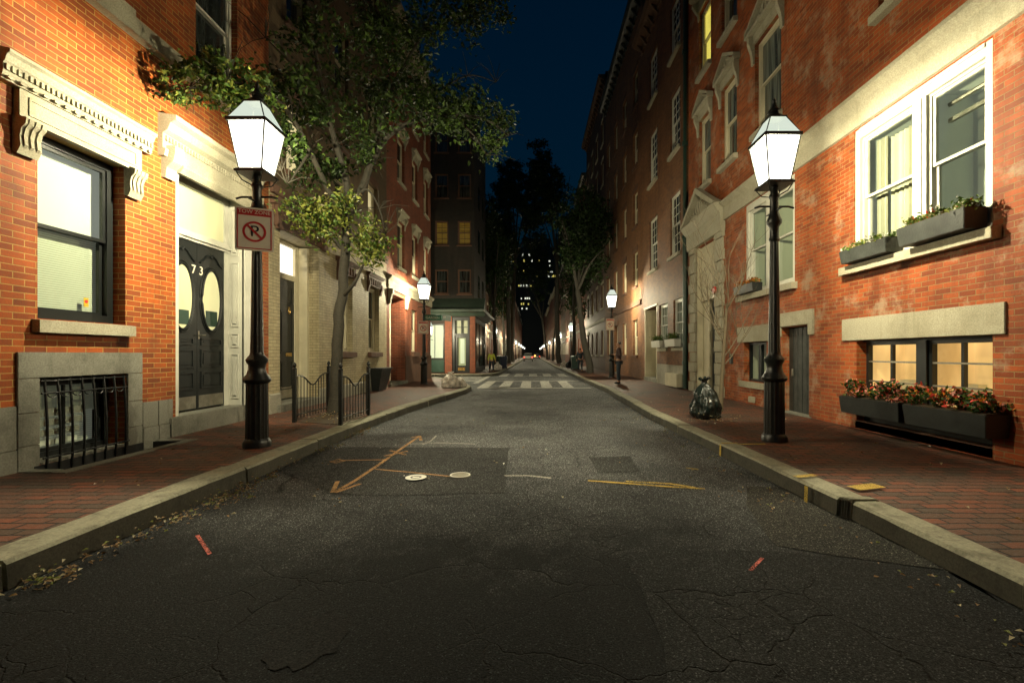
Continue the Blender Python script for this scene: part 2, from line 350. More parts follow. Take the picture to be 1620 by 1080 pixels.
class FA:   # a facade frame: u along the wall, d out towards the street, z up
    def __init__(s, ox, oy, ux, uy, nx, ny): s.o = (ox, oy); s.u = (ux, uy); s.n = (nx, ny)
    def p(s, u, d, z): return (s.o[0] + s.u[0] * u + s.n[0] * d, s.o[1] + s.u[1] * u + s.n[1] * d, z)
    def box(s, mb, u0, u1, d0, d1, z0, z1):
        mb.hexa([s.p(u0, d0, z0), s.p(u1, d0, z0), s.p(u1, d1, z0), s.p(u0, d1, z0), s.p(u0, d0, z1), s.p(u1, d0, z1), s.p(u1, d1, z1), s.p(u0, d1, z1)])
    def quad(s, mb, u0, u1, z0, z1, d): mb.add([s.p(u0, d, z0), s.p(u1, d, z0), s.p(u1, d, z1), s.p(u0, d, z1)], [(0, 1, 2, 3)])
    def prism(s, mb, pts, d0, d1):   # polygon in (u,z) extruded in d
        n = len(pts); vs = [s.p(a, d0, b) for a, b in pts] + [s.p(a, d1, b) for a, b in pts]
        mb.add(vs, [tuple(range(n)), tuple(range(2 * n - 1, n - 1, -1))] + [(i, (i + 1) % n, n + (i + 1) % n, n + i) for i in range(n)])
    def profile(s, mb, pts, u0, u1):  # polygon in (d,z) swept along u: mouldings
        n = len(pts); vs = [s.p(u0, a, b) for a, b in pts] + [s.p(u1, a, b) for a, b in pts]
        mb.add(vs, [tuple(range(n)), tuple(range(2 * n - 1, n - 1, -1))] + [(i, (i + 1) % n, n + (i + 1) % n, n + i) for i in range(n)])
    def cyl(s, mb, pts, r, n=8): mb.tube([s.p(*q) for q in pts], r, n)

def wallmesh(F, u0, u1, z0, z1, ops, depth=9):
    us = sorted({u0, u1, *[a for o in ops for a in o[:2] if u0 < a < u1]}); zs = sorted({z0, z1, *[a for o in ops for a in o[2:4] if z0 < a < z1]})
    mb = MB()
    for i in range(len(us) - 1):
        for j in range(len(zs) - 1):
            a, b, c, d = us[i], us[i + 1], zs[j], zs[j + 1]; mu, mz = (a + b) / 2, (c + d) / 2
            if any(o[0] < mu < o[1] and o[2] < mz < o[3] for o in ops): continue
            F.quad(mb, a, b, c, d, 0)
    for o in ops:
        a, b, c, d, r = o[:5]
        mb.add([F.p(a, 0, c), F.p(a, -r, c), F.p(a, -r, d), F.p(a, 0, d)], [(0, 1, 2, 3)]); mb.add([F.p(b, 0, c), F.p(b, -r, c), F.p(b, -r, d), F.p(b, 0, d)], [(0, 1, 2, 3)])
        mb.add([F.p(a, 0, c), F.p(b, 0, c), F.p(b, -r, c), F.p(a, -r, c)], [(0, 1, 2, 3)]); mb.add([F.p(a, 0, d), F.p(b, 0, d), F.p(b, -r, d), F.p(a, -r, d)], [(0, 1, 2, 3)])
    # ends, back, top and the dark inside behind the openings
    for u in (u0, u1): mb.add([F.p(u, 0, z0), F.p(u, -depth, z0), F.p(u, -depth, z1), F.p(u, 0, z1)], [(0, 1, 2, 3)])
    mb.add([F.p(u0, -depth, z0), F.p(u1, -depth, z0), F.p(u1, -depth, z1), F.p(u0, -depth, z1)], [(0, 1, 2, 3)])
    return mb
def windows_grid(cols, rows): return [(a, b, c, d, .14) for a, b in cols for c, d in rows]

def roombox(F, q, a, b, c, d, e0, e1):
    q.add([F.p(a, e0, c), F.p(b, e0, c), F.p(b, e0, d), F.p(a, e0, d), F.p(a, e1, c), F.p(b, e1, c), F.p(b, e1, d), F.p(a, e1, d)], [(4, 5, 6, 7), (0, 1, 5, 4), (1, 2, 6, 5), (2, 3, 7, 6), (3, 0, 4, 7)])
def window(par, F, u0, u1, z0, z1, rec=.14, fr='white', fw=.055, pane='dark', back=None, sill='lime', rail=True, mun=(0, 0), sd=.08, sillh=.13, sext=.06, back2=None, low=None):
    mb = MB(); d0, d1 = -rec - .04, -rec + .035
    F.box(mb, u0 + .002, u0 + fw, d0, d1, z0 + .002, z1 - .002); F.box(mb, u1 - fw, u1 - .002, d0, d1, z0 + .002, z1 - .002)
    F.box(mb, u0 + fw, u1 - fw, d0, d1, z1 - fw, z1 - .002); F.box(mb, u0 + fw, u1 - fw, d0, d1, z0 + .002, z0 + fw * 1.2)
    a, b, c, d = u0 + fw, u1 - fw, z0 + fw * 1.2, z1 - fw; zm = (c + d) / 2; s = .04
    # upper sash sits proud of the lower one
    def sash(zz0, zz1, e0, e1):
        F.box(mb, a, a + s, e0, e1, zz0, zz1); F.box(mb, b - s, b, e0, e1, zz0, zz1); F.box(mb, a + s, b - s, e0, e1, zz0, zz0 + s); F.box(mb, a + s, b - s, e0, e1, zz1 - s, zz1)
        for i in range(mun[0]): x = a + s + (b - a - 2 * s) * (i + 1) / (mun[0] + 1); F.box(mb, x - .011, x + .011, e0 + .004, e1 - .004, zz0 + s, zz1 - s)
        for i in range(mun[1]): x = zz0 + s + (zz1 - zz0 - 2 * s) * (i + 1) / (mun[1] + 1); F.box(mb, a + s, b - s, e0 + .006, e1 - .006, x - .011, x + .011)
    if rail: sash(zm, d, -rec - .025, -rec + .015); sash(c, zm + s, -rec - .068, -rec - .028)
    else: sash(c, d, -rec - .03, -rec + .01)
    w = mb.build('window', m[fr], par)
    pm = MB()
    if rail: F.quad(pm, a + s, b - s, zm + s, d - s, -rec - .005); F.quad(pm, a + s, b - s, c + s, zm, -rec - .048)
    else: F.quad(pm, a + s, b - s, c + s, d - s, -rec - .01)
    pm.build('pane', m[pane], w, fix=False)
    if back:
        q = MB(); lo = zm if low else c - .1
        if low: F.quad(q, u0 - .0, u1 + .0, lo - .0, z1 + .1, -rec - .12)
        else: roombox(F, q, u0 + .005, u1 - .005, z0 + .005, z1 - .005, -rec - .07, -rec - .55)
        q.build('interior', m[back], w, fix=False)
        if low: q = MB(); F.quad(q, u0 + fw, u1 - fw, z0 + fw, zm + .02, -rec - .11); q.build('blind', m[low], w, fix=False)
    if sill:
        q = MB(); F.profile(q, [(-rec + .03, z0 + .01), (sd, z0 - .02), (sd, z0 - sillh), (.001, z0 - sillh), (.001, z0 - .03), (-rec + .03, z0 - .03)], u0 - sext, u1 + sext)
        q.build('sill', m[sill], w)
    return w
def lintel(par, F, u0, u1, z0, z1, d=.03, mat='lime', name='lintel'):
    q = MB(); F.box(q, u0, u1, -.02, d, z0, z1); return q.build(name, m[mat], par, bevel=.006)
def hood(par, F, u0, u1, z, h=.35, mat='lime', d=.16):
    q = MB(); F.box(q, u0 - .02, u1 + .02, .0, .04, z, z + h * .55)
    F.profile(q, [(0, z + h * .55), (.05, z + h * .55), (.07, z + h * .68), (d * .8, z + h * .76), (d, z + h * .86), (d, z + h * .95), (0, z + h)], u0 - .1, u1 + .1)
    for uu in (u0 - .06, u1 - .04): F.profile(q, [(0, z - .22), (.03, z - .22), (.05, z - .05), (d * .75, z + h * .4), (d * .75, z + h * .56), (0, z + h * .56)], uu, uu + .1)
    return q.build('window_hood', m[mat], par)
def ped(par, F, u0, u1, z, h=.5, mat='lime', d=.18):
    q = MB(); um = (u0 + u1) / 2
    F.box(q, u0 - .05, u1 + .05, 0, .05, z, z + .22)
    F.prism(q, [(u0 - .15, z + .22), (u1 + .15, z + .22), (um, z + .22 + h)], .0, d * .45)
    F.profile(q, [(0, z + .2), (d, z + .2), (d, z + .27), (0, z + .27)], u0 - .18, u1 + .18)
    for s in (-1, 1):
        e = u0 - .18 if s < 0 else u1 + .18
        F.prism(q, [(e, z + .271), (um, z + .25 + h), (um, z + .33 + h), (e, z + .35)], .002, d)
    for uu in (u0 - .12, u1 + .02): F.profile(q, [(0, z - .45), (.04, z - .45), (.06, z - .2), (d * .8, z + .05), (d * .8, z + .2), (0, z + .2)], uu, uu + .1)
    for k in range(5):
        uu = um + (k - 2) * (u1 - u0) / 7; F.box(q, uu - .02, uu + .02, d * .45, d * .45 + .03, z + .3, z + .3 + h * (.55 - .18 * abs(k - 2)))
    return q.build('window_hood', m[mat], par)
def cornice(par, F, u0, u1, z, h=.6, d=.5, mat='brown', brk=True):
    q = MB(); F.profile(q, [(0, z), (.06, z), (.1, z + h * .35), (d * .8, z + h * .55), (d, z + h * .8), (d, z + h), (-.2, z + h), (-.2, z)], u0, u1)
    if brk:
        n = max(2, int((u1 - u0) / .6))
        for i in range(n):
            uu = u0 + (i + .5) * (u1 - u0) / n; F.profile(q, [(0, z - .1), (.05, z - .1), (d * .6, z + h * .4), (d * .6, z + h * .55), (0, z + h * .55)], uu - .06, uu + .06)
    return q.build('cornice', m[mat], par)
def roofp(par, F, u0, u1, z, depth=9):
    q = MB(); F.box(q, u0, u1, -depth, -.01, z, z + .12); return q.build('roof', m['blackwood'], par)
def band(par, F, u0, u1, z0, z1, d=.08, mat='lime', crown=0, name='belt_course'):
    q = MB()
    if crown: F.profile(q, [(-.02, z0), (d * .35, z0), (d * .35, z1 - crown), (d * .6, z1 - crown * .8), (d, z1 - crown * .45), (d, z1 - .02), (-.02, z1 + .02)], u0, u1)
    else: F.profile(q, [(-.02, z0), (d, z0), (d, z1 - .02), (-.02, z1 + .01)], u0, u1)
    return q.build(name, m[mat], par)

def rng_leaf_mesh(name, spec, size, mats, parent=None, seed=1, loc=None, flat=False, wts=None):
    """spec: list of (center, radii, n leaves, n clumps, clump sigma)"""
    rs = np.random.RandomState(seed); P = []
    for (c, r, n, k, sg) in spec:
        d = rs.normal(size=(k, 3)); d /= np.linalg.norm(d, axis=1)[:, None]; cl = np.array(c) + d * np.array(r) * (rs.rand(k, 1) ** .45)
        idx = rs.randint(0, k, n); p = cl[idx] + rs.normal(size=(n, 3)) * sg * np.array([1, 1, .75])
        P.append(p)
    P = np.concatenate(P); n = len(P)
    nrm = rs.normal(size=(n, 3)) + np.array([0, 0, .7 if not flat else 6]); nrm /= np.linalg.norm(nrm, axis=1)[:, None]
    t = rs.normal(size=(n, 3)); t -= (t * nrm).sum(1)[:, None] * nrm; t /= np.linalg.norm(t, axis=1)[:, None]; b = np.cross(nrm, t)
    s = size * (.55 + .9 * rs.rand(n, 1)); bend = nrm * s * .22
    V = np.stack([P - t * s * .5, P + b * s * .28 - t * s * .05 + bend, P + t * s * .55 - bend * .6, P - b * s * .28 - t * s * .05 + bend], 1).reshape(-1, 3)
    off = WL.get(root_of(parent).name, Vector()) if parent is not None else Vector(loc or (0, 0, 0))
    V = V - np.array(off)
    me = bpy.data.meshes.new(name); fs = np.arange(4 * n).reshape(n, 4)
    tri = np.stack([fs[:, [0, 1, 2]], fs[:, [0, 2, 3]]], 1).reshape(-1, 3)
    me.vertices.add(4 * n); me.vertices.foreach_set('co', V.astype('f').ravel())
    me.loops.add(6 * n); me.loops.foreach_set('vertex_index', tri.astype('i').ravel())
    me.polygons.add(2 * n); me.polygons.foreach_set('loop_start', np.arange(0, 6 * n, 3).astype('i'))
    for x in mats: me.materials.append(x)
    mi = np.repeat(rs.choice(len(mats), n, p=wts), 2); me.polygons.foreach_set('material_index', mi.astype('i'))
    me.update(calc_edges=True); me.validate()
    o = link(name, me, parent)
    if parent is None: o.location = off
    return o
def text_part(txt, size, F, u, z, d, mat, parent, name='lettering', flip=False, ext=.004):
    cu = bpy.data.curves.new('t', 'FONT'); cu.body = txt; cu.size = size; cu.align_x = 'CENTER'; cu.align_y = 'CENTER'; cu.extrude = ext
    tmp = bpy.data.objects.new('t', cu); COL.objects.link(tmp)
    dg = bpy.context.evaluated_depsgraph_get(); me = bpy.data.meshes.new_from_object(tmp.evaluated_get(dg))
    bpy.data.objects.remove(tmp); me.name = name; me.materials.clear(); me.materials.append(m[mat])
    off = WL[root_of(parent).name]; sg = -1 if flip else 1
    for v in me.vertices: v.co = Vector(F.p(u + sg * v.co.x, d + v.co.z, z + v.co.y)) - off
    return link(name, me, parent)
FL = FA(-5.25, 0, 0, 1, 1, 0); FR = FA(5.25, 0, 0, 1, -1, 0)
# ------------------------------------------------------------------ the setting
q = MB(); q.add([(-900, -300, -.06), (900, -300, -.06), (900, 1600, -.06), (-900, 1600, -.06)], [(0, 1, 2, 3)])
tag(q.build('ground', m['asphalt_new'], fix=False), 'dark ground beyond the street and behind the houses', kind='structure')
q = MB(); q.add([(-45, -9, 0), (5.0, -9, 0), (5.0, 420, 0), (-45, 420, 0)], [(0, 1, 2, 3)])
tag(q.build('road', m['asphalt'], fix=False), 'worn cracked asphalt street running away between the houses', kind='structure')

def offs(pts, w):      # shift a polyline sideways, to its left
    out = []
    for i, p in enumerate(pts):
        a = Vector(pts[max(i - 1, 0)]); b = Vector(pts[min(i + 1, len(pts) - 1)]); t = (b - a).normalized()
        out.append((p[0] - t.y * w, p[1] + t.x * w))
    return out
def kerb(pts, w, label, seed):
    rr = random.Random(seed); q = MB(); inn = offs(pts, w)
    # resample into stones
    segs = []
    for i in range(len(pts) - 1):
        a, b, c, d = Vector(pts[i]), Vector(pts[i + 1]), Vector(inn[i]), Vector(inn[i + 1]); L = (b - a).length; n = max(1, round(L / 1.6)) if L > 1.2 else 1
        for k in range(n): segs.append((a.lerp(b, k / n), a.lerp(b, (k + 1) / n), c.lerp(d, k / n), c.lerp(d, (k + 1) / n)))
    for (a, b, c, d) in segs:
        t = (b - a).normalized() * .010; nn = (a - c).normalized(); o1 = nn * rr.uniform(-.006, .014); o2 = nn * rr.uniform(-.006, .014); zt = .158 + rr.uniform(-.011, .011)
        a2, b2, c2, d2 = a + t + o1, b - t + o2, c + t, d - t
        sub = 8; top = []; ch = []; fb = []; il = []
        for k in range(sub + 1):
            f = k / sub; p = a2.lerp(b2, f); g = c2.lerp(d2, f); wob = rr.uniform(-.009, .009)
            il.append((g.x, g.y, zt + rr.uniform(-.002, .002))); e = p - nn * (.022 + rr.uniform(-.008, .01)); top.append((e.x, e.y, zt)); e = p + nn * wob; ch.append((e.x, e.y, zt - .022 + wob)); e = p + nn * (.012 + wob * .5); fb.append((e.x, e.y, -.08))
        vs = il + top + ch + fb; n = sub + 1; fs = [(r * n + k, r * n + k + 1, (r + 1) * n + k + 1, (r + 1) * n + k) for r in range(3) for k in range(sub)]
        fs += [(0, n, 2 * n, 3 * n), (n - 1, 4 * n - 1, 3 * n - 1, 2 * n - 1)]
        b0 = len(q.f); q.add(vs, fs)
        for k in range(2 * sub, 3 * sub): q.mi[b0 + k] = 1  # street faces of the stones take the darker granite
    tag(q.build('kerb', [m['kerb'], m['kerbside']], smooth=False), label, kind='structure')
    return inn
KL = [(-3.02, -8), (-3.02, 0), (-3.02, 2.6), (-3.02, 4.8), (-3.0, 8), (-2.88, 10.4), (-2.55, 13.3), (-2.28, 15.6), (-2.3, 17.0), (-2.65, 18.6), (-3.3, 20.4), (-4.1, 22.2), (-5.0, 23.6), (-6.2, 24.3), (-14, 24.5), (-30, 24.5)]
inn = kerb(KL, .25, 'granite kerb of the left pavement curving into the side street', 1)
well = [(-5.7, 6.3), (-4.72, 6.3), (-4.72, 4.72), (-5.7, 4.72)]
q = MB(); pts = inn[:] + [(-30, 23.9), (-5.7, 23.9)] + well + [(-5.7, -8)]
q.poly(pts[::-1], -.04, .15); tag(q.build('pavement', m['pave']), 'brick pavement along the left houses', kind='structure')
q = MB(); q.box(-4.84, -4.70, 4.58, 6.44, .02, .158); q.box(-5.24, -4.86, 4.60, 4.735, .02, .158); q.box(-5.24, -4.86, 6.285, 6.44, .02, .158)
tag(q.build('granite_border', m['granite'], bevel=.008), 'granite border round the dark pit under the barred basement window', 'border stones')
q = MB(); q.box(-5.23, -4.86, 4.75, 6.27, .004, .03); q.box(-5.225, -4.87, 4.75, 4.765, .031, .15); q.box(-5.225, -4.87, 6.255, 6.27, .031, .15); q.box(-4.868, -4.85, 4.75, 6.27, .031, .15); q.box(-5.23, -5.215, 4.77, 6.25, .031, .17)  # black boxes added to stand in for the shade in the pit
tag(q.build('pit_darkness', m['signblack']), 'added black box standing in for the darkness of the pit under the barred basement window', 'window pit')
KL2 = [(-30, 27.2), (-14, 27.2), (-4.2, 27.2), (-3.1, 27.4), (-2.5, 28.0), (-2.18, 29.2), (-2.12, 32), (-2.05, 60), (-2.0, 120), (-2, 300)]
inn = kerb(KL2[::-1][::-1], .22, 'granite kerb of the far left pavement beyond the side street', 2)
pts = [(-5.7, 40)]
q = MB(); q.poly([p for p in inn] + [(-9, 300), (-9, 36), (-30, 36)], -.04, .15)
tag(q.build('pavement', m['pave']), 'brick pavement of the far left block beyond the side street', kind='structure')
KR = [(2.58, -8), (2.58, 0), (2.59, 2.4), (2.62, 3.72), (2.56, 3.80), (2.52, 6.1), (2.44, 9.4), (2.55, 13), (2.62, 15.7), (2.56, 22), (2.45, 30), (2.3, 45), (2.3, 120), (2.3, 300)]
inn = kerb(KR, -.22, 'granite kerb of the right pavement with a step where two stones meet', 3)
q = MB(); q.poly(inn[::-1] + [(7, -8), (7, 300)], -.04, .15)
tag(q.build('pavement', m['pave']), 'brick pavement along the right houses', kind='structure')

def gsheet(name, pxs, z, mat, label, jit=.02, seed=0, kind='structure'):
    rr = random.Random(seed); pts = [G(*p, z=0) for p in pxs]; out = []
    for i in range(len(pts)):
        a, b = Vector(pts[i]), Vector(pts[(i + 1) % len(pts)]); n = max(1, int((b - a).length / .25))
        for k in range(n): c = a.lerp(b, k / n); out.append((c.x + rr.uniform(-jit, jit), c.y + rr.uniform(-jit, jit), z))
    q = MB(); q.add(out, [tuple(range(len(out)))]); o = q.build(name, m[mat], fix=False)
    return tag(o, label, kind=kind)
gsheet('asphalt_patch', [(500, 707), (806, 708), (798, 779), (640, 784), (530, 782), (440, 745)], .004, 'asphalt_new', 'dark rectangular asphalt patch under the painted arrow', .015, 1)
gsheet('asphalt_patch', [(930, 723), (996, 722), (1012, 746), (946, 748)], .004, 'asphalt_new', 'small square asphalt patch right of the street centre', .012, 2)
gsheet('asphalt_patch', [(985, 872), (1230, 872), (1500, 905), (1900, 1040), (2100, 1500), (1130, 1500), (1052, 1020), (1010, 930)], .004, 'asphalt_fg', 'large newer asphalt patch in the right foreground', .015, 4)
gsheet('asphalt_patch', [(1180, 770), (1290, 775), (1480, 870), (1600, 960), (1480, 898), (1240, 866), (1190, 820)], .004, 'asphalt_old', 'crazed broken asphalt strip beside the right kerb', .04, 5)
def rndblob(cx, cy, rx, ry, seed, z, mat, label):
    rr = random.Random(seed); c = G(cx, cy); pts = []
    for k in range(28): a = 2 * math.pi * k / 28; r = rr.uniform(.85, 1.12); pts.append((c[0] + rx * r * math.cos(a), c[1] + ry * r * math.sin(a), z))
    q = MB(); q.add(pts, [tuple(range(28))]); return tag(q.build('dark_blotch', m['blotch'], fix=False), label, kind='structure')  # irregular round patch in one near-black tone
rndblob(490, 1010, .17, .22, 3, .004, 'signblack' if False else 'asphalt_new', 'dark round stain on the asphalt in the foreground')

# crossings
def rect(q, x0, x1, y0, y1, z=.005): q.add([(x0, y0, z), (x1, y0, z), (x1, y1, z), (x0, y1, z)], [(0, 1, 2, 3)])
q = MB(); rect(q, -2.2, 2.35, 18.0, 18.32); rect(q, -2.2, 2.35, 22.6, 22.9)
for x in (-2.0, -1.15, -.27, .6, 1.47): rect(q, x - .22, x + .22, 18.321, 22.599)
tag(q.build('crosswalk_marking', m['mark'], fix=False), 'white ladder crosswalk across the street before the side street', kind='structure')
q = MB(); rect(q, -2.0, 2.2, 27.4, 27.68); rect(q, -2.0, 2.2, 31.2, 31.45)
for x in (-1.8, -.85, 0.05, .95, 1.9): rect(q, x - .26, x + .26, 27.681, 31.199)
tag(q.build('crosswalk_marking', m['mark'], fix=False), 'second white ladder crosswalk beyond the side street', kind='structure')
q = MB(); rect(q, -2.75, -2.5, 21.0, 27.6); rect(q, -4.9, -4.65, 24.6, 27.0)
for y in (22.6, 23.8, 25.0, 26.2): rect(q, -4.64, -2.751, y, y + .5) if y > 24 else rect(q, -3.9 + (24 - y) * .3, -2.751, y, y + .5)
tag(q.build('crosswalk_marking', m['mark'], fix=False), 'white crosswalk bars over the mouth of the side street', kind='structure')

# spray paint marks and two red dashes
def stroke(pxs, w, mat, label, z=.009, extra=(), ground=0.0):
    q = MB()
    for pl in [pxs] + list(extra):
        pts = [Vector(G(*p, z=ground)) for p in pl]; L = [];
        for i, p in enumerate(pts):
            t = (pts[min(i + 1, len(pts) - 1)] - pts[max(i - 1, 0)]).normalized(); n = Vector((-t.y, t.x)) * w / 2; L.append((p + n, p - n))
        vs = [(a.x, a.y, z) for a, b in L] + [(b.x, b.y, z) for a, b in L]; k = len(L)
        q.add(vs, [(i, i + 1, k + i + 1, k + i) for i in range(k - 1)])
    return tag(q.build('ground_mark', m[mat], fix=False), label, kind='structure')
stroke([(530, 779), (560, 762), (596, 738), (628, 715), (664, 690)], .045, 'spray', 'long orange sprayed arrow on the asphalt', extra=[[(526, 780), (534, 762)], [(530, 780), (570, 766)], [(664, 690), (650, 693)], [(664, 690), (666, 697)], [(617, 713), (642, 720)], [(608, 722), (645, 714)]])
stroke([(594, 743), (660, 749), (716, 755)], .03, 'spray', 'thin orange line from the arrow to the painted utility covers', z=.0105)
stroke([(522, 731), (545, 729), (608, 728)], .035, 'spray', 'thin orange line left of the sprayed arrow', z=.0105, extra=[[(522, 731), (536, 727), (545, 730), (532, 733), (522, 731)]])
stroke([(645, 703), (700, 701), (752, 703)], .03, 'wspray', 'faint white line beyond the painted covers', extra=[[(668, 704), (682, 698), (690, 690)]], z=.0105)
stroke([(798, 753), (835, 753), (872, 757)], .05, 'wspray', 'pale line in the middle of the street', z=.0085)
stroke([(930, 761), (1000, 766), (1050, 770), (1115, 774)], .045, 'yspray', 'yellow double line sprayed right of centre', extra=[[(990, 762), (1060, 766), (1100, 772)], [(1085, 741), (1105, 743)]])
stroke([(312, 848), (332, 878)], .024, 'reddash', 'short red dash on the asphalt left of centre')  # thin red strip laid flat on the road
stroke([(1206, 884), (1187, 904)], .022, 'reddash', 'short red dash on the asphalt right of centre')
def gz(px, py): return G(px, py, .163)
q = MB()
for (a, b, w) in ((gz(1258, 755), gz(1290, 752), .07), ((2.83, 3.98 + .03), (3.12, 4.1), .13)):
    a, b = Vector(a), Vector(b); t = (b - a).normalized(); n = Vector((-t.y, t.x)) * w / 2
    q.add([(*(a + n), .172), (*(b + n), .172), (*(b - n), .172), (*(a - n), .172)], [(0, 1, 2, 3)])
x = 2.50; q.add([(x - .01, 4.12, .0), (x - .01, 4.17, .0), (x - .005, 4.17, .15), (x - .005, 4.12, .15)], [(0, 1, 2, 3)])
tag(q.build('ground_mark', m['yspray'], fix=False), 'yellow sprayed mark over the right kerb and pavement', kind='structure')
q = MB(); q.add([(2.50, 6.0, .172), (2.72, 6.0, .172), (2.72, 6.07, .172), (2.50, 6.07, .172)], [(0, 1, 2, 3)]); q.add([(2.72, 6.0, .158), (3.1, 6.03, .158), (3.1, 6.08, .158), (2.72, 6.07, .158)], [(0, 1, 2, 3)])
q.add([(2.487, 6.0, 0), (2.487, 6.06, 0), (2.492, 6.06, .15), (2.492, 6.0, .15)], [(0, 1, 2, 3)])
tag(q.build('ground_mark', m['yspray'], fix=False), 'thin yellow sprayed line over the right kerb beside the lamp post', kind='structure')
for i, (px, py) in enumerate(((658, 757), (728, 753))):
    c = G(px, py); q = MB(); t = thing('utility_cover', (c[0], c[1], 0), ['white painted utility cover with a dark centre left of its twin', 'solid white painted utility cover nearer the street centre'][i], 'utility cover', 'painted utility covers')
    q.lathe((c[0], c[1], 0), [(.001, .004), (.115, .004), (.115, .013), (.11, .015), (.001, .015)], 28); q.build('plate', m['concrete' if i else 'iron'], t)
    q = MB(); N = 40; r0_, r1_ = (.06, .095)[i], .112
    q.add([(c[0] + r_ * math.cos(6.28318 * k / N), c[1] + r_ * math.sin(6.28318 * k / N), .0185) for r_ in (r0_, r1_) for k in range(N)], [(k, (k + 1) % N, N + (k + 1) % N, N + k) for k in range(N)]); q.build('painted_ring', m['paper'], t, fix=False)
    if i == 0: q = MB(); q.box(c[0] - .035, c[0] + .035, c[1] - .025, c[1] + .025, .0155, .018); q.build('lid', m['paper'], t)

# ------------------------------------------------------------------ doors
def slab_door(par, F, u0, u1, z0, z1, d, mat='black', panels=((.1, .9, .08, .42), (.1, .9, .48, .92)), th=.05, handle=True, hs=1, name='door', kick=None):
    q = MB(); F.box(q, u0, u1, d - th, d, z0, z1); w, h = u1 - u0, z1 - z0
    for (a, b, c, e) in panels:
        A, B, C_, E = u0 + a * w, u0 + b * w, z0 + c * h, z0 + e * h; s = .025
        F.box(q, A, B, d, d + .014, C_, C_ + s); F.box(q, A, B, d, d + .014, E - s, E); F.box(q, A, A + s, d, d + .014, C_ + s, E - s); F.box(q, B - s, B, d, d + .014, C_ + s, E - s)
        F.box(q, A + .055, B - .055, d + .001, d + .010, C_ + .055, E - .055)
    o = q.build(name, m[mat], par)
    if kick: q = MB(); F.box(q, u0 + .03, u1 - .03, d + .001, d + .006, z0 + .02, z0 + kick); q.build('kick_plate', m['steel'], o)
    if handle:
        hu = u1 - .07 if hs > 0 else u0 + .07
        q = MB(); F.box(q, hu - .015, hu + .015, d, d + .01, z0 + h * .42, z0 + h * .48); F.cyl(q, [(hu, d, z0 + h * .45), (hu, d + .05, z0 + h * .45)], .014); F.cyl(q, [(hu - .06, d + .05, z0 + h * .45), (hu + .03, d + .05, z0 + h * .45)], .012); q.build('handle', m['steel'], o)
    return o

# ------------------------------------------------------------------ left house 1: orange brick, door 73
h1 = thing('brick_house', (-5.25, 3, 0), 'bright orange brick townhouse nearest on the left, with double door 73 under a white hood', 'house')
F = FL
ops = [(4.83, 5.87, 1.73, 3.76, .2), (4.83, 5.88, .17, 1.10, .3), (6.70, 8.30, .40, 4.15, .30), (1.6, 2.7, 1.73, 3.76, .2)]
up = [(1.6, 2.7), (4.83, 5.88), (7.1, 8.1)]
ops += [(a, b, 5.85, 8.0, .14) for a, b in up] + [(a, b, 9.4, 11.4, .14) for a, b in up] + [(a, b, 12.6, 14.4, .14) for a, b in up]
wallmesh(F, -8, 9.06, -.05, 16, ops).build('wall', m['brick_l'], h1, fix=False)
roofp(h1, F, -8, 9.06, 16); cornice(h1, F, -8, 9.06, 15.3)
band(h1, F, -8, 9.06, 5.5, 5.73, .12, 'lime')
for a, b in up:
    for c, d in ((5.85, 8.0), (9.4, 11.4), (12.6, 14.4)): window(h1, F, a, b, c, d, fr='white' if a > 7 else 'black', fw=.06)
w = window(h1, F, 4.83, 5.87, 1.73, 3.76, rec=.19, fr='black', fw=.085, pane='glass', back='blind', low='slats', sill='lime', sillh=.15, sd=.09)
q = MB(); F.box(q, 5.915 - .12, 5.915 - .06, -.235, -.232, 1.95, 2.04); q2 = MB(); F.box(q2, 5.56, 5.62, -.232, -.228, 1.93, 2.04); q2.build('sticker', m['ysticker'], w)
q2 = MB(); F.cyl(q2, [(5.59, -.229, 1.995), (5.59, -.226, 1.995)], .022, 16); q2.build('sticker_emblem', m['signred'], w)
window(h1, F, 1.6, 2.7, 1.73, 3.76, rec=.19, fr='black', fw=.085, pane='dark')
def big_hood(par, F, u0, u1, z, um0, um1):
    q = MB()
    F.box(q, um0, um1, 0, .07, z, z + .30)                               # frieze with sunk panel
    for (a, b, c, d) in ((um0 + .08, um1 - .08, z + .06, z + .085), (um0 + .08, um1 - .08, z + .22, z + .245), (um0 + .08, um0 + .1, z + .085, z + .22), (um1 - .1, um1 - .08, z + .085, z + .22)): F.box(q, a, b, .07, .082, c, d)
    F.profile(q, [(0, z + .30), (.09, z + .30), (.10, z + .34), (.11, z + .36), (.11, z + .45), (.13, z + .47), (.15, z + .53), (.18, z + .55), (.18, z + .58), (0, z + .63)], u0, u1)
    n = int((u1 - u0) / .052)
    for i in range(n): uu = u0 + (i + .5) * (u1 - u0) / n; F.box(q, uu - .014, uu + .014, .111, .132, z + .385, z + .445)
    for i in range(n // 2):
        uu = u0 + (i + .5) * (u1 - u0) / (n // 2); F.prism(q, [(uu - .03, z + .315), (uu, z + .305), (uu + .03, z + .315), (uu + .018, z + .34), (uu, z + .33), (uu - .018, z + .34)], .10, .13)
    o = q.build('window_hood', m['lime'], par)
    for uu in (um0 - .01, um1 - .19):
        q = MB(); F.profile(q, [(0, z - .34), (.05, z - .36), (.09, z - .28), (.08, z - .18), (.10, z - .10), (.14, z - .06), (.15, z + .0), (.08, z + .02), (0, z + .02)], uu, uu + .2)
        for k in range(3): F.profile(q, [(.05, z - .33), (.108, z - .27), (.095, z - .17), (.118, z - .10), (.152, z - .05), (.16, z - .01), (.05, z - .01)], uu + .025 + k * .06, uu + .055 + k * .06)
        q.build('bracket', m['lime'], o)
    return o
big_hood(h1, F, 4.42, 6.16, 3.74, 4.60, 6.04)
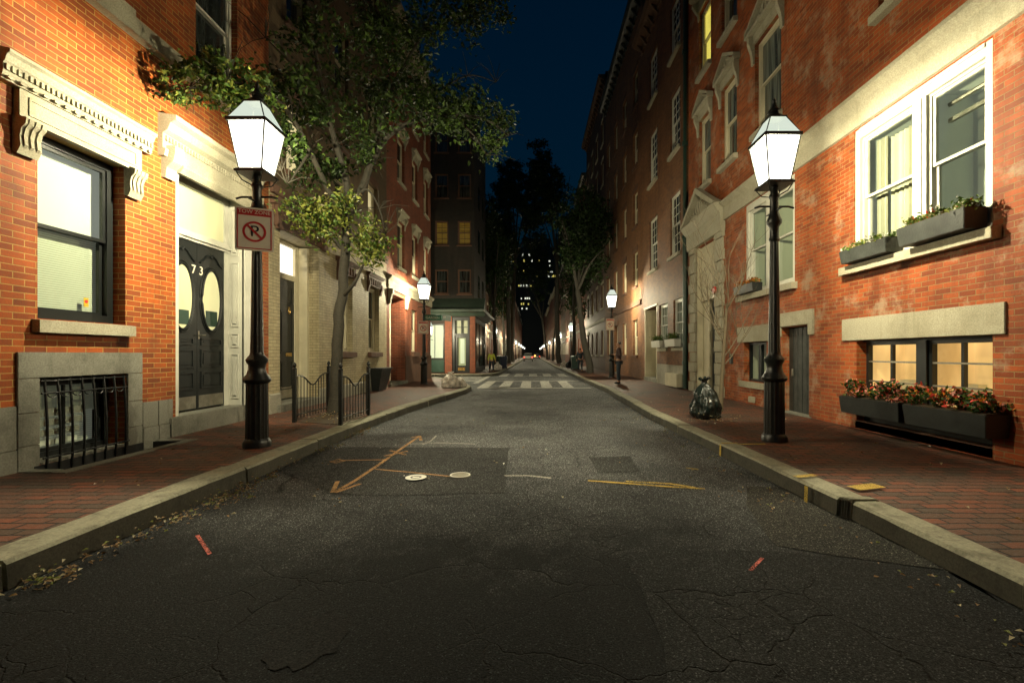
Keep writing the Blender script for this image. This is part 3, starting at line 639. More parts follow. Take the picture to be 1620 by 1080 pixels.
# granite base, surround and barred basement window
q = MB(); g = 0
for (a, b, c, d) in ((4.62, 6.10, 1.10, 1.37),): F.box(q, a, b, 0.0005, .03, c, d)
for (a, b) in ((4.62, 4.828), (5.882, 6.10)):
    for c, d in ((.74, 1.095), (.40, .735), (.0, .395)): F.box(q, a, b, .0005, .03, c, d)
a = 6.105
while a < 6.62:
    F.box(q, a, a + .25, .0005, .03, .36, .70); F.box(q, a, a + .255, .0005, .038, .0, .355); a += .26
a = 4.615
while a > -1: F.box(q, a - .43, a - .005, .0005, .03, .38, .82); F.box(q, a - .43, a - .005, .0005, .036, 0, .375); a -= .435
F.box(q, 4.835, 5.875, -.24, -.002, .10, .195)
F.box(q, 4.835, 5.875, .0006, .02, -.0, .17)
q.build('granite_base', m['granite'], h1, bevel=.004)
w = window(h1, F, 4.83, 5.88, .17, 1.10, rec=.26, fr='black', fw=.07, pane='glass', back='greyroom', sill=None, rail=False, mun=(1, 0), low='slats')
q = MB()
for k in range(4):
    zz = .3 + k * .11; F.box(q, 4.95, 5.6 + .03 * k, -.36 + .001 * k, -.352, zz, zz + .06 + .01 * k)
q.build('stacked_papers', m['paper'], w)
q = MB()
for k in range(8):
    uu = 4.88 + k * .135
    F.cyl(q, [(uu, .015, 1.08), (uu, .03, .95), (uu, .05, .6), (uu, .05, .3), (uu, .04, .06)], .013, 6)
for (zz, dd) in ((1.06, .016), (.93, .032), (.24, .05)): F.cyl(q, [(4.84, dd, zz), (5.87, dd, zz)], .012, 6)
for k in range(7):
    uu = 4.9475 + k * .135; F.cyl(q, [(uu + .05 * math.cos(t), .033, .93 + .05 * math.sin(t)) for t in np.linspace(math.pi, 2 * math.pi, 9)], .006, 5)
q.build('window_bars', m['iron'], h1)
# doorway 73
q = MB(); F.box(q, 6.55, 8.50, -.29, .05, 0, .43); q.build('doorstep', m['granite'], h1, bevel=.012)
q = MB()
F.box(q, 8.235, 8.297, -.298, .03, .432, 4.13); F.box(q, 8.235, 8.43, .001, .055, .432, 4.13); F.box(q, 6.703, 6.765, -.298, -.005, .432, 4.13)
F.box(q, 6.766, 8.234, -.298, -.22, 3.17, 3.32); F.box(q, 6.766, 8.234, -.298, -.235, 4.03, 4.14)
F.box(q, 8.12, 8.234, -.298, -.245, .432, 3.169); F.box(q, 8.14, 8.234, -.298, -.25, 3.321, 4.029); F.box(q, 6.766, 6.82, -.298, -.25, .432, 3.169)
F.box(q, 6.77, 8.23, -.22, -.19, 3.21, 3.25)
for (c, d) in ((.55, 1.35), (1.47, 1.72), (1.84, 3.0), (3.12, 3.95)):   # sunk panels on the deep jamb
    for (e, f) in ((-.20, -.185), (-.075, -.06)): F.box(q, 8.222, 8.235, e, f, c, d)
    F.box(q, 8.222, 8.235, -.184, -.076, c, c + .015); F.box(q, 8.222, 8.235, -.184, -.076, d - .015, d); F.box(q, 8.215, 8.235, -.16, -.10, c + .06, d - .06)
q.build('door_frame', m['white'], h1)
q = MB(); F.profile(q, [(-.02, 4.14), (.09, 4.14), (.11, 4.24), (.07, 4.25), (.07, 4.46), (.14, 4.50), (.18, 4.60), (.26, 4.63), (.26, 4.70), (0, 4.74)], 6.38, 8.62)
for uu in (6.44, 8.40): F.profile(q, [(0, 3.86), (.06, 3.85), (.08, 4.0), (.17, 4.08), (.2, 4.2), (.2, 4.3), (0, 4.3)], uu, uu + .17)
F.profile(q, [(.0, 4.02), (.05, 4.02), (.10, 4.10), (.10, 4.135), (0, 4.135)], 6.72, 8.36)
for i in range(38): uu = 6.42 + i * .0578; F.box(q, uu, uu + .028, .07, .10, 4.36, 4.43)
q.build('door_hood', m['lime'], h1)
for i, (a, b) in enumerate(((6.822, 7.462), (7.47, 8.118))):
    dr = slab_door(h1, F, a, b, .45, 3.165, -.25, panels=((.12, .88, .12, .225), (.12, .88, .25, .36), (.12, .88, .385, .43)), handle=False, kick=.22)
    uc = (a + b) / 2
    q = MB(); el = lambda r1, r2, dd: [(uc + r1 * math.cos(t), dd, 2.26 + r2 * math.sin(t)) for t in np.linspace(0, 2 * math.pi, 41)]
    F.cyl(q, el(.225, .52, -.24), .022, 6); F.cyl(q, el(.265, .565, -.247), .012, 6)
    for s in (1, -1): F.cyl(q, [(uc + s * .27, -.247, 2.86), (uc + s * .2, -.24, 2.90), (uc + s * .1, -.24, 3.0), (uc + s * .03, -.24, 3.03), (uc, -.24, 2.98)], .016, 6)
    q.build('moulding', m['black'], dr)
    q = MB(); e = el(.205, .50, -.244)[:-1]; q.add([F.p(*x) for x in e], [tuple(range(40))]); q.build('pane', m['hall'], dr, fix=False)
    q = MB()
    F.box(q, uc - .14, uc + .14, -.2439, -.2415, 1.82, 2.08) if i else F.box(q, uc - .14, uc + .14, -.2439, -.2415, 1.82, 2.05)
    q.build('painted_reflection', m['dkgreen'], dr)  # solid green block before the pane, drawn as a reflection
    text_part('73'[i], .2, F, (b - .075) if i == 0 else (a + .085), 2.72, -.246, 'signwhite', dr, 'numeral', ext=.004)
q = MB(); F.cyl(q, [(7.50, -.25, 1.66), (7.50, -.19, 1.66), (7.58, -.19, 1.665)], .012); F.box(q, 7.485, 7.515, -.249, -.243, 1.6, 1.73); q.build('handle', m['steel'], h1)
q = MB(); F.quad(q, 6.80, 8.16, 3.32, 4.03, -.275); q.build('transom_pane', m['hall'], h1, fix=False)
q = MB(); F.box(q, 7.0, 7.2, .062, .12, .2, .3); 

# ------------------------------------------------------------------ left house 2: tan painted brick
h2 = thing('brick_house', (-5.25, 12, 0), 'tan painted brick townhouse behind the leafy tree, with a bright transom over a black door', 'house')
cols = [(9.72, 10.6), (12.1, 13.0), (14.55, 15.4)]
ops = [(9.47, 11.2, .25, 3.95, .55), (12.35, 13.3, 1.42, 3.55, .2), (14.6, 15.6, 1.42, 3.55, .2)] + [(a, b, c, d, .16) for a, b in cols for c, d in ((5.3, 6.9), (8.5, 10.3), (11.6, 13.3))]
wallmesh(F, 9.06, 16.4, -.05, 4.7, [o for o in ops if o[3] < 4.7]).build('wall', m['brick_tan'], h2, fix=False)
wallmesh(F, 9.06, 16.4, 4.7, 15.5, [o for o in ops if o[2] > 4.7]).build('upper_wall', m['brick_brown'], h2, fix=False)
roofp(h2, F, 9.06, 16.4, 15.5); cornice(h2, F, 9.06, 16.4, 14.8, mat='brown'); band(h2, F, 9.10, 16.4, 4.6, 4.8, .07, 'brown'); band(h2, F, 9.07, 9.45, .0, .55, .04, 'concrete', name='base_stone'); band(h2, F, 11.22, 16.38, .0, .5, .04, 'concrete', name='base_stone')
q = MB(); F.box(q, 9.18, 11.5, .0005, .05, 3.96, 4.38); F.profile(q, [(0, 4.38), (.1, 4.38), (.2, 4.5), (0, 4.55)], 9.1, 11.62)
for uu in (9.2, 11.25): F.box(q, uu, uu + .2, .0505, .12, 3.9, 4.377)
q.build('door_hood', m['brown'], h2)
q = MB(); F.box(q, 9.3, 11.35, -.54, .1, 0, .30); q.build('doorstep', m['granite'], h2, bevel=.01)
q = MB(); F.box(q, 11.10, 11.197, -.548, -.24, .302, 3.93); F.box(q, 10.93, 11.099, -.548, -.44, .302, 3.93); F.box(q, 9.5, 9.62, -.548, -.3, .302, 3.93); F.box(q, 9.621, 10.929, -.548, -.44, 3.08, 3.2); F.box(q, 9.621, 10.929, -.548, -.44, 3.86, 3.94)
for k in range(3): F.box(q, 11.09 - .0, 11.10, -.50 + .08 * k, -.48 + .08 * k, .5, 3.0)
q.build('door_frame', m['cream'], h2)
dr = slab_door(h2, F, 9.625, 10.925, .31, 3.075, -.47, panels=((.08, .46, .08, .32), (.54, .92, .08, .32), (.08, .46, .38, .74), (.54, .92, .38, .74), (.08, .92, .8, .95)), handle=False, kick=.3)
q = MB(); F.box(q, 10.55, 10.8, -.468, -.455, 1.3, 1.38); q.build('letter_slot', m['brass'], dr)
q = MB(); F.cyl(q, [(10.68 + .035 * math.cos(t), -.45, 2.35 + .06 * math.sin(t)) for t in np.linspace(0, 6.283, 17)], .008, 6); F.box(q, 10.66, 10.70, -.469, -.445, 2.4, 2.45); q.build('knocker', m['brass'], dr)
q = MB(); F.quad(q, 9.62, 10.93, 3.2, 3.86, -.50); q.build('transom_pane', m['transom'], h2, fix=False)
for i, (a, b) in enumerate(((12.35, 13.3), (14.6, 15.6))):
    window(h2, F, a, b, 1.42, 3.55, rec=.19, fr='cream', fw=.09, pane='bluedark', sill='brown', sillh=.16, sd=.12)
    q = MB(); F.box(q, a - .12, b + .12, .0005, .06, 3.56, 3.86); F.profile(q, [(0, 3.86), (.09, 3.86), (.16, 3.95), (0, 4.0)], a - .2, b + .2)
    for k in range(5): F.box(q, a + .1 + k * (b - a - .2) / 4 - .03, a + .1 + k * (b - a - .2) / 4 + .03, .0605, .09, 3.6, 3.8)
    for uu in (a - .15, b + .03): F.profile(q, [(0, 3.35), (.04, 3.35), (.1, 3.6), (.1, 3.7), (0, 3.7)], uu, uu + .12)
    q.build('window_hood', m['brown'], h2)
for i, (a, b) in enumerate(cols):
    for j, (c, d) in enumerate(((5.3, 6.9), (8.5, 10.3), (11.6, 13.3))):
        window(h2, F, a, b, c, d, fr='cream', pane='glass' if j == 0 and i != 1 else 'dark', back='warmpale' if j == 0 and i != 1 else None, sill='brown')
        lintel(h2, F, a - .1, b + .1, d + .005, d + .25, .03, 'brown')
pl = thing('planter', (-5.0, 15.1, .15), 'dark tapered planter standing against the tan house between window and next door', 'planter')
q = MB(); q.hexa([(-5.2, 14.75, .152), (-4.98, 14.75, .152), (-4.98, 15.5, .152), (-5.2, 15.5, .152), (-5.2, 14.6, .86), (-4.82, 14.6, .86), (-4.82, 15.65, .86), (-5.2, 15.65, .86)]); q.build('tub', m['planter'], pl, bevel=.01)
q = MB(); q.box(-5.21, -4.79, 14.57, 15.68, .862, .90); q.build('rim', m['planter'], pl, bevel=.005)

# ------------------------------------------------------------------ left house 3: red brick corner house
h3 = thing('brick_house', (-5.25, 20, 0), 'red brick corner house behind the second left lamp, with white belt course and carved lintels', 'house')
cols = [(17.7, 18.7), (19.9, 20.8), (22.0, 22.9)]
ops = [(16.75, 18.75, .2, 3.6, .7), (19.8, 20.7, 1.45, 3.3, .15), (22.0, 22.8, 1.45, 3.3, .15)] + [(a, b, c, d, .14) for a, b in cols for c, d in ((4.8, 6.6), (8.2, 9.9), (11.2, 12.6))]
wallmesh(F, 16.4, 23.5, -.05, 14.2, ops).build('wall', m['brick_far'], h3, fix=False)
roofp(h3, F, 16.4, 23.5, 14.2); cornice(h3, F, 16.4, 23.9, 13.5, mat='lime'); band(h3, F, 16.45, 23.6, 3.75, 4.25, .18, 'lime', crown=.2)
q = MB(); F.box(q, 18.78, 23.52, .0005, .04, 0, 1.28); q.build('brownstone_base', m['brown'], h3)
for a, b in cols:
    for c, d in ((4.8, 6.6), (8.2, 9.9), (11.2, 12.6)):
        window(h3, F, a, b, c, d, fr='cream'); hood(h3, F, a, b, d + .02, .4, d=.2)
for a, b in ((19.8, 20.7), (22.0, 22.8)): window(h3, F, a, b, 1.45, 3.3, fr='cream', sill='brown', sillh=.2, sd=.14)
q = MB(); F.box(q, 16.6, 18.9, -.69, .1, 0, .27); q.build('doorstep', m['granite'], h3, bevel=.01)
q = MB(); F.box(q, 18.2, 18.5, -.698, -.5, .272, 3.58); F.box(q, 16.76, 16.9, -.698, -.5, .272, 3.58); F.box(q, 16.9, 18.2, -.698, -.55, 2.6, 2.7); F.box(q, 16.9, 18.2, -.698, -.55, 3.45, 3.58); q.build('door_frame', m['cream'], h3)
slab_door(h3, F, 16.91, 18.19, .28, 2.595, -.6, 'dkgreen', handle=True)
q = MB(); F.quad(q, 16.9, 18.2, 2.7, 3.45, -.6); q.build('transom_pane', m['transom'], h3, fix=False)
for uu in (16.55, 18.8):
    q = MB(); F.profile(q, [(0, 3.2), (.08, 3.2), (.12, 3.45), (.18, 3.6), (.18, 3.74), (0, 3.74)], uu, uu + .15)
    q.build('bracket', m['lime'], h3)
FS3 = FA(-5.25, 23.5, -1, 0, 0, 1)
for a in (1.2, 3.4, 5.6):
    for c in (4.8, 8.2): pass

# ------------------------------------------------------------------ corner shop beyond the side street
sh = thing('corner_shop', (-6, 29, 0), 'corner building beyond the side street with green shop cornice and black glazed door', 'shop')
FS = FA(-14, 29, 1, 0, 0, -1)     # u = x + 14
def su(x): return x + 14
ops = [(su(-5.08), su(-3.98), .15, 3.72, .3), (su(-6.9), su(-5.62), 1.0, 3.3, .2)] + [(su(x), su(x) + .85, z, z + 1.55, .14) for x in (-12.5, -10.4, -8.3, -6.2, -4.75) for z in (5.2, 8.3, 11.3, 14.2)]
mb = wallmesh(FS, 0, su(-3.70), -.05, 17, ops, depth=7); mb.build('wall', m['brick_black'], sh, fix=False)
q = MB(); FS.box(q, 0, su(-3.70), -7, -.01, 17, 17.12); q.build('roof', m['blackwood'], sh)
cornice(sh, FS, 0, su(-3.6), 16.2)
for x in (-12.5, -10.4, -8.3, -6.2, -4.75):
    for z in (5.2, 8.3, 11.3, 14.2):
        lit = (z == 8.3 and x > -7)
        window(sh, FS, su(x), su(x) + .85, z, z + 1.55, fr='brown', pane='glass' if lit else 'dark', back='yellowdim' if lit else None, mun=(1, 1) if lit else (0, 0), sill='brown', sillh=.1)
q = MB(); FS.profile(q, [(0, 3.75), (.12, 3.75), (.3, 3.95), (.75, 4.0), (.75, 4.15), (.6, 4.2), (.0, 4.9)], su(-9.5), su(-3.0)); o = q.build('shop_cornice', m['green'], sh)
q = MB(); FS.box(q, su(-9.5), su(-3.0), .752, .80, 4.02, 4.10); q.build('moulding', m['green'], o)
FS2 = FA(-3.70, 29, 0, 1, 1, 0)
q = MB(); FS2.profile(q, [(0, 3.75), (.12, 3.75), (.3, 3.95), (.7, 4.0), (.7, 4.15), (.6, 4.2), (.0, 4.9)], .001, 7); q.build('shop_cornice', m['green'], sh)
for (a, b) in ((-5.55, -5.10), (-3.96, -3.62)):
    q = MB(); FS.box(q, su(a), su(b), .0005, .10, .16, 3.74); q.build('brick_pier', m['brick_far'], sh)
q = MB(); FS.box(q, su(-5.07), su(-4.93), -.29, .02, .16, 3.70); FS.box(q, su(-4.12), su(-3.99), -.29, .02, .16, 3.70); FS.box(q, su(-4.929), su(-4.121), -.28, .0, 2.55, 2.66); FS.box(q, su(-4.929), su(-4.121), -.28, .0, 3.5, 3.70); FS.box(q, su(-4.54), su(-4.51), -.25, -.03, 2.661, 3.499); FS.box(q, su(-4.929), su(-4.121), -.25, -.03, 3.05, 3.08); q.build('door_frame', m['black'], sh)
q = MB(); FS.box(q, su(-4.92), su(-4.79), -.2, -.1, .16, 2.54); FS.box(q, su(-4.25), su(-4.13), -.2, -.1, .16, 2.54); FS.box(q, su(-4.789), su(-4.251), -.2, -.1, .16, .62); FS.box(q, su(-4.789), su(-4.251), -.2, -.1, 2.4, 2.54); dr = q.build('door', m['black'], sh)
q = MB(); FS.quad(q, su(-4.789), su(-4.251), .62, 2.4, -.15); q.build('pane', m['glass'], dr, fix=False)
q = MB(); FS.box(q, su(-4.75), su(-4.3), -.099, -.09, .3, .5); q.build('kick_plate', m['brass'], dr)
q = MB(); FS.quad(q, su(-5.0), su(-4.05), .2, 3.7, -.29); q.build('interior', m['greyroom'], sh, fix=False)
q = MB(); FS.quad(q, su(-4.62), su(-4.35), .75, 2.35, -.26); q.build('door_curtain', m['blind'], sh, fix=False)
window(sh, FS, su(-6.9), su(-5.62), 1.0, 3.3, fr='black', pane='glass', back='blind', rail=False, mun=(1, 0), sill=None)
q = MB(); FS.box(q, su(-6.9), su(-5.62), .0005, .05, .2, .98); q.build('stall_riser', m['dkgreen'], sh)
for k, (a, c) in enumerate(((2, 5.2), (4.5, 5.2), (2, 8.3), (4.5, 8.3), (2, 11.3), (4.5, 11.3))):
    q = MB(); FS2.box(q, a, a + .9, .0005, .03, c, c + 1.5); q.build('window', m['dark'], sh)
for k in range(3):
    q = MB(); FS2.box(q, .8 + k * 2, 2.2 + k * 2, .0005, .05, .5, 3.4); q.build('shop_window', m['dark'], sh)

# ------------------------------------------------------------------ far houses
def simple_house(F, u0, u1, h, brick, label, seed, fr='cream', gz_=(1.3, 3.1), lit=0, door='dkgreen', ledge='lime', nst=None, nw=3, lights=()):
    rr = random.Random(seed); p = F.p((u0 + u1) / 2, 0, 0); t = thing('brick_house', p, label, 'house')
    W = (u1 - u0) / nw; ww = min(1.0, W * .5); cols = [(u0 + W * (i + .5) - ww / 2, u0 + W * (i + .5) + ww / 2) for i in range(nw)]
    fl = []; z = 4.8
    while z + 2.6 < h: fl.append((z, z + 1.75)); z += 3.05
    di = rr.randrange(nw)
    ops = [(a, b, c, d, .14) for a, b in cols for c, d in fl] + [((a, b, gz_[0], gz_[1], .14) if i != di else (a - .1, b + .1, .2, 3.1, .4)) for i, (a, b) in enumerate(cols)]
    wallmesh(F, u0, u1, -.05, h, ops).build('wall', m[brick], t, fix=False)
    roofp(t, F, u0, u1, h); cornice(t, F, u0, u1, h - .7, mat=rr.choice(['brown', 'blackwood', 'lime'])); band(t, F, u0 + .02, u1 - .02, 3.75, 4.0, .08, ledge)
    far = abs(p[1]) > 60
    for k, (a, b, c, d, r) in enumerate(ops[:len(cols) * len(fl)]):
        L = rr.random() < lit or k in lights
        if far:
            q = MB(); F.box(q, a, b, -.13, -.1, c, d); w = q.build('window', m['yellow' if L else 'dark'], t)
            q = MB(); F.box(q, a, b, -.0995, -.06, (c + d) / 2 - .03, (c + d) / 2 + .03); F.box(q, a, a + .07, -.0995, -.05, c, d); F.box(q, b - .07, b, -.0995, -.05, c, d); q.build('frame', m[fr], w)
        else: window(t, F, a, b, c, d, fr=fr, pane='glass' if L else 'dark', back='yellow' if L else None, sill=ledge)
        if not far: lintel(t, F, a - .1, b + .1, d + .005, d + .24, .03, ledge)
    for i, (a, b) in enumerate(cols):
        if i == di:
            q = MB(); F.box(q, a - .25, b + .25, -.39, .12, 0, .22); q.build('doorstep', m['granite'], t)
            slab_door(t, F, a, b, .23, 2.4, -.3, door, handle=False)
            q = MB(); F.box(q, a - .098, a - .001, -.38, -.2, .23, 3.08); F.box(q, b + .001, b + .098, -.38, -.2, .23, 3.08); F.box(q, a, b, -.38, -.22, 2.401, 2.5); q.build('door_frame', m[fr], t)
            q = MB(); F.quad(q, a, b, 2.5, 3.08, -.34); q.build('transom_pane', m[rr.choice(['warmpale', 'dim', 'hall'])], t, fix=False)
            lintel(t, F, a - .3, b + .3, 3.11, 3.4, .08, ledge, 'door_hood')
        elif far:
            q = MB(); F.box(q, a, b, -.13, -.1, *gz_); q.build('window', m[rr.choice(['dark', 'dim', 'warmpale', 'dark'])], t)
            q = MB(); F.box(q, a - .06, a + .05, -.0995, .02, gz_[0], gz_[1]); F.box(q, b - .05, b + .06, -.0995, .02, gz_[0], gz_[1]); F.box(q, a + .05, b - .05, -.0995, .0, gz_[1] - .08, gz_[1]); q.build('window_frame', m[fr], t)
        else:
            L = rr.random() < .3
            window(t, F, a, b, gz_[0], gz_[1], fr=fr, pane='glass' if L else 'dark', back='warmpale' if L else None, sill=ledge)
    return t
FL2 = FA(-4.75, 0, 0, 1, 1, 0)
names = ['second', 'third', 'fourth', 'fifth', 'sixth', 'seventh', 'eighth', 'ninth', 'tenth', 'eleventh', 'twelfth', 'thirteenth']
u = 36.1
for i, (w, h, b) in enumerate(((8, 13.5, 'brick_far'), (8, 15, 'brick_dk'), (9, 13, 'brick_far'), (10, 15, 'brick_old'), (12, 14, 'brick_far'), (14, 15, 'brick_old'), (18, 14, 'brick_dk'), (24, 15, 'brick_far'), (30, 16, 'brick_old'), (40, 15, 'brick_far'))):
    simple_house(FL2, u, u + w - .02, h, b, 'far left brick row house, %s building beyond the side street' % names[i], 40 + i, lit=.03, nw=3 if w < 12 else 5, fr='cream' if i % 2 else 'white'); u += w
# ------------------------------------------------------------------ right house A: near red brick
F = FR
hA = thing('brick_house', (5.25, 6, 0), 'red brick townhouse nearest on the right, with paired white windows and a stone band', 'house')
up = [(5.75, 6.9), (9.6, 10.72), (11.67, 12.62), (13.38, 14.3), (2.2, 3.4)]
ops = [(5.19, 7.42, 2.80, 4.97, .16), (5.19, 7.37, .27, 1.57, .22), (9.10, 11.2, 2.80, 4.97, .16), (8.63, 9.57, .16, 1.90, .2), (10.2, 11.3, .69, 1.64, .2), (12.95, 14.5, .2, 4.7, .35), (1.2, 3.4, 2.8, 4.97, .16)]
ops += [(a, b, c, d, .16) for a, b in up for c, d in ((6.50, 8.62), (10.0, 12.0), (13.0, 14.6))]
wallmesh(F, -8, 15.3, -.05, 16, ops).build('wall', m['brick_r'], hA, fix=False)
roofp(hA, F, -8, 15.3, 16); cornice(hA, F, -8, 15.3, 15.3)
band(hA, F, -8, 12.5, 4.985, 5.50, .16, 'lime', crown=.17)
for i, (a, b) in enumerate(up):
    for c, d in ((6.50, 8.62), (10.0, 12.0), (13.0, 14.6)):
        L = (a == 13.38 and c == 10.0)
        window(hA, F, a, b, c, d, rec=.12, fr='cream', fw=.09, pane='glass' if L else ('bluedark' if c < 7 else 'dark'), back='yellow' if L else None, sill='lime', sd=.12, sillh=.14)
        if c < 7 and a > 8: ped(hA, F, a, b, d + .01, .42)
        elif c < 12: hood(hA, F, a, b, d + .01, .5, d=.3)
def pair(F, u0, u1, z0, z1, um, back, pane='glass', low=None, par=hA):
    """two white sash windows with a shared pilaster and moulded frame"""
    q = MB(); F.box(q, u0 + .002, u0 + .10, -.15, -.02, z0, z1 - .002); F.box(q, u1 - .10, u1 - .002, -.15, -.02, z0, z1 - .002); F.box(q, um - .11, um + .11, -.15, -.02, z0, z1 - .16); F.box(q, u0 + .1, u1 - .1, -.15, -.02, z1 - .16, z1 - .002)
    F.box(q, u0 + .1, u1 - .1, -.02, -.005, z1 - .05, z1 - .004); F.box(q, um - .05, um + .05, -.0199, -.005, z0, z1 - .161); F.box(q, u0 + .003, u1 - .003, -.15, -.0, z0, z0 + .05)
    o = q.build('window_surround', m['white'], par)
    for a, b in ((u0 + .1, um - .11), (um + .11, u1 - .1)): window(par, F, a, b, z0 + .05, z1 - .16, rec=.10, fr='white', fw=.035, pane=pane, back=back, sill=None, low=low)
pair(F, 5.19, 7.42, 2.80, 4.97, 6.2, 'curtainroom')
pair(F, 9.10, 11.2, 2.80, 4.97, 10.15, 'greyroom'); pair(F, 1.2, 3.4, 2.8, 4.97, 2.3, 'greyroom')
# curtains behind the near pair
def curtain(par, F, u0, u1, z0, z1, d, mat):
    q = MB(); n = 40; vs = []
    for k in range(n + 1):
        uu = u0 + (u1 - u0) * k / n; dd = d + .03 * math.sin(k * 1.3) + .012 * math.sin(k * 2.9); vs += [F.p(uu, dd, z0), F.p(uu, dd, z1)]
    q.add(vs, [(2 * k, 2 * k + 2, 2 * k + 3, 2 * k + 1) for k in range(n)]); return q.build('curtain', m[mat], par, smooth=True, fix=False)
curtain(hA, F, 6.36, 7.02, 2.85, 4.7, -.32, 'curtain'); curtain(hA, F, 7.10, 7.28, 2.85, 4.75, -.30, 'curtain')
q = MB(); F.cyl(q, [(5.25, -.3, 4.66), (6.05, -.3, 4.66)], .03, 8); F.box(q, 5.28, 6.05, -.33, -.28, 4.42, 4.47); q.build('rolled_blind', m['steel'], hA)
for (a, b, zz) in ((5.08, 7.62, 2.80), (9.0, 11.5, 2.80)):
    q = MB(); F.profile(q, [(-.1, zz), (.13, zz - .02), (.13, zz - .15), (.001, zz - .15), (.001, zz - .03), (-.1, zz - .03)], a, b); q.build('sill', m['lime'], hA, bevel=.004)
# basement
lintel(hA, F, 5.03, 7.68, 1.572, 1.93, .03, 'lime'); lintel(hA, F, 10.0, 11.6, 1.642, 2.02, .03, 'lime')
q = MB(); F.box(q, 9.58, 9.74, .0005, .04, 1.72, 2.2); F.box(q, 8.46, 9.579, .0005, .04, 1.92, 2.2); F.box(q, 8.46, 8.62, .0005, .04, 1.72, 1.919); q.build('lintel', m['lime'], hA, bevel=.005)
q = MB(); F.box(q, 10.05, 11.45, -.15, .06, .54, .685); q.build('sill', m['lime'], hA, bevel=.006)
def bwin(a, b, z0, z1, back, mun, wd=.05, fr='black', par=hA):
    q = MB(); s = wd; e0, e1 = -.20, -.13
    F.box(q, a, a + s, e0, e1, z0, z1); F.box(q, b - s, b, e0, e1, z0, z1); F.box(q, a + s, b - s, e0, e1, z0, z0 + s); F.box(q, a + s, b - s, e0, e1, z1 - s, z1)
    for i in range(mun[0]): x = a + (b - a) * (i + 1) / (mun[0] + 1); F.box(q, x - .02, x + .02, e0 + .01, e1 - .01, z0 + s, z1 - s)
    w = q.build('window', m[fr], par)
    q = MB()
    for i in range(mun[1]): x = z0 + (z1 - z0) * (i + 1) / (mun[1] + 1); F.box(q, a + s, b - s, e0 + .045, e1 - .004, x - .012, x + .012)
    if mun[1]: q.build('glazing_bar', m['steel'], w)
    q = MB(); F.quad(q, a + s, b - s, z0 + s, z1 - s, -.165); q.build('pane', m['glass'], w, fix=False)
    q = MB(); roombox(F, q, a + .005, b - .005, z0 + .005, z1 - .005, -.21, -.75); q.build('interior', m[back], w, fix=False)
for a_ in (5.62, 6.62):
    q = MB(); F.box(q, a_, a_ + .10, -.7, -.66, .63, 1.53); F.box(q, a_ + .35, a_ + .62, -.72, -.6, .63, .95); q.build('room_trim', m['paper'], hA)
bwin(5.23, 6.17, .62, 1.54, 'warm', (1, 2)); bwin(6.33, 7.33, .62, 1.54, 'warm', (1, 2))
q = MB(); F.box(q, 6.171, 6.329, -.215, -.09, .62, 1.54); F.box(q, 5.2, 7.36, -.215, -.10, 1.541, 1.568); F.box(q, 5.2, 7.36, -.215, -.12, .29, .619); q.build('window_surround', m['black'], hA)
bwin(10.22, 10.74, .70, 1.63, 'greyroom', (0, 0)); bwin(10.76, 11.28, .70, 1.63, 'greyroom', (0, 0))
q = MB(); F.box(q, 8.64, 9.56, -.19, -.15, .17, 1.89)
for k in range(1, 6): F.box(q, 8.64 + k * .153 - .006, 8.64 + k * .153 + .006, -.15, -.142, .17, 1.89)
dr = q.build('door', m['blackwood'], hA); q = MB(); F.box(q, 9.38, 9.41, -.142, -.11, .9, 1.05); q.build('handle', m['steel'], dr)
q = MB(); F.box(q, 8.55, 9.65, -.19, .06, .0, .17); q.build('doorstep', m['granite'], hA, bevel=.006)
q = MB(); F.box(q, 5.19, 7.4, -.21, -.0, .16, .28); q.build('base_stone', m['brown'], hA)
q = MB(); F.box(q, 9.9, 9.98, .001, .09, .9, 1.05); F.box(q, 9.915, 9.965, .09, .12, 1.0, 1.3); q.build('hose_tap', m['steel'], hA)
# entrance with quoins
for (a, b) in ((12.40, 12.93), (14.52, 15.05)):
    q = MB(); z = .16; k = 0
    while z < 4.7:
        s = .05 if k % 2 else 0
        F.box(q, a + (s if a < 13 else 0), b - (s if a > 13 else 0), .0005, .09 - s * .5, z, z + .30); z += .315; k += 1
    q.build('quoins', m['lime'], hA, bevel=.008)
q = MB(); F.box(q, 12.93, 12.97, -.34, -.0, .2, 4.7); F.box(q, 14.46, 14.52, -.345, -.0, .2, 4.7); F.box(q, 12.971, 14.459, -.345, -.12, 3.0, 4.7); F.box(q, 13.1, 14.3, -.12, -.10, 3.15, 4.5); F.box(q, 13.15, 14.25, -.12, -.08, 3.0, 3.08)
F.box(q, 13.97, 14.459, -.345, -.18, .2, 2.999)
q.build('door_frame', m['cream'], hA)
slab_door(hA, F, 12.98, 13.96, .22, 2.99, -.28, 'black', handle=True)
q = MB(); F.box(q, 12.85, 14.6, -.34, .12, 0, .21); q.build('doorstep', m['granite'], hA, bevel=.006)
q = MB(); F.profile(q, [(0, 4.72), (.12, 4.72), (.14, 4.95), (.14, 5.2), (.22, 5.28), (.32, 5.42), (.32, 5.48), (0, 5.5)], 12.38, 15.1); F.prism(q, [(12.4, 5.49), (15.08, 5.49), (13.74, 6.22)], 0, .16)
F.prism(q, [(12.3, 5.49), (12.55, 5.49), (13.74, 6.18), (14.95, 5.49), (15.18, 5.49), (13.74, 6.36)], .161, .34)
rr = random.Random(5)
for k in range(11):
    uu = 13.74 + (k - 5) * .17; hh = .5 - abs(k - 5) * .085; F.cyl(q, [(13.74 + (k - 5) * .03, .17, 5.55), (uu, .2, 5.55 + hh * .6), (uu + .03, .19, 5.55 + hh)], .02, 5)
q.build('pediment', m['lime'], hA)
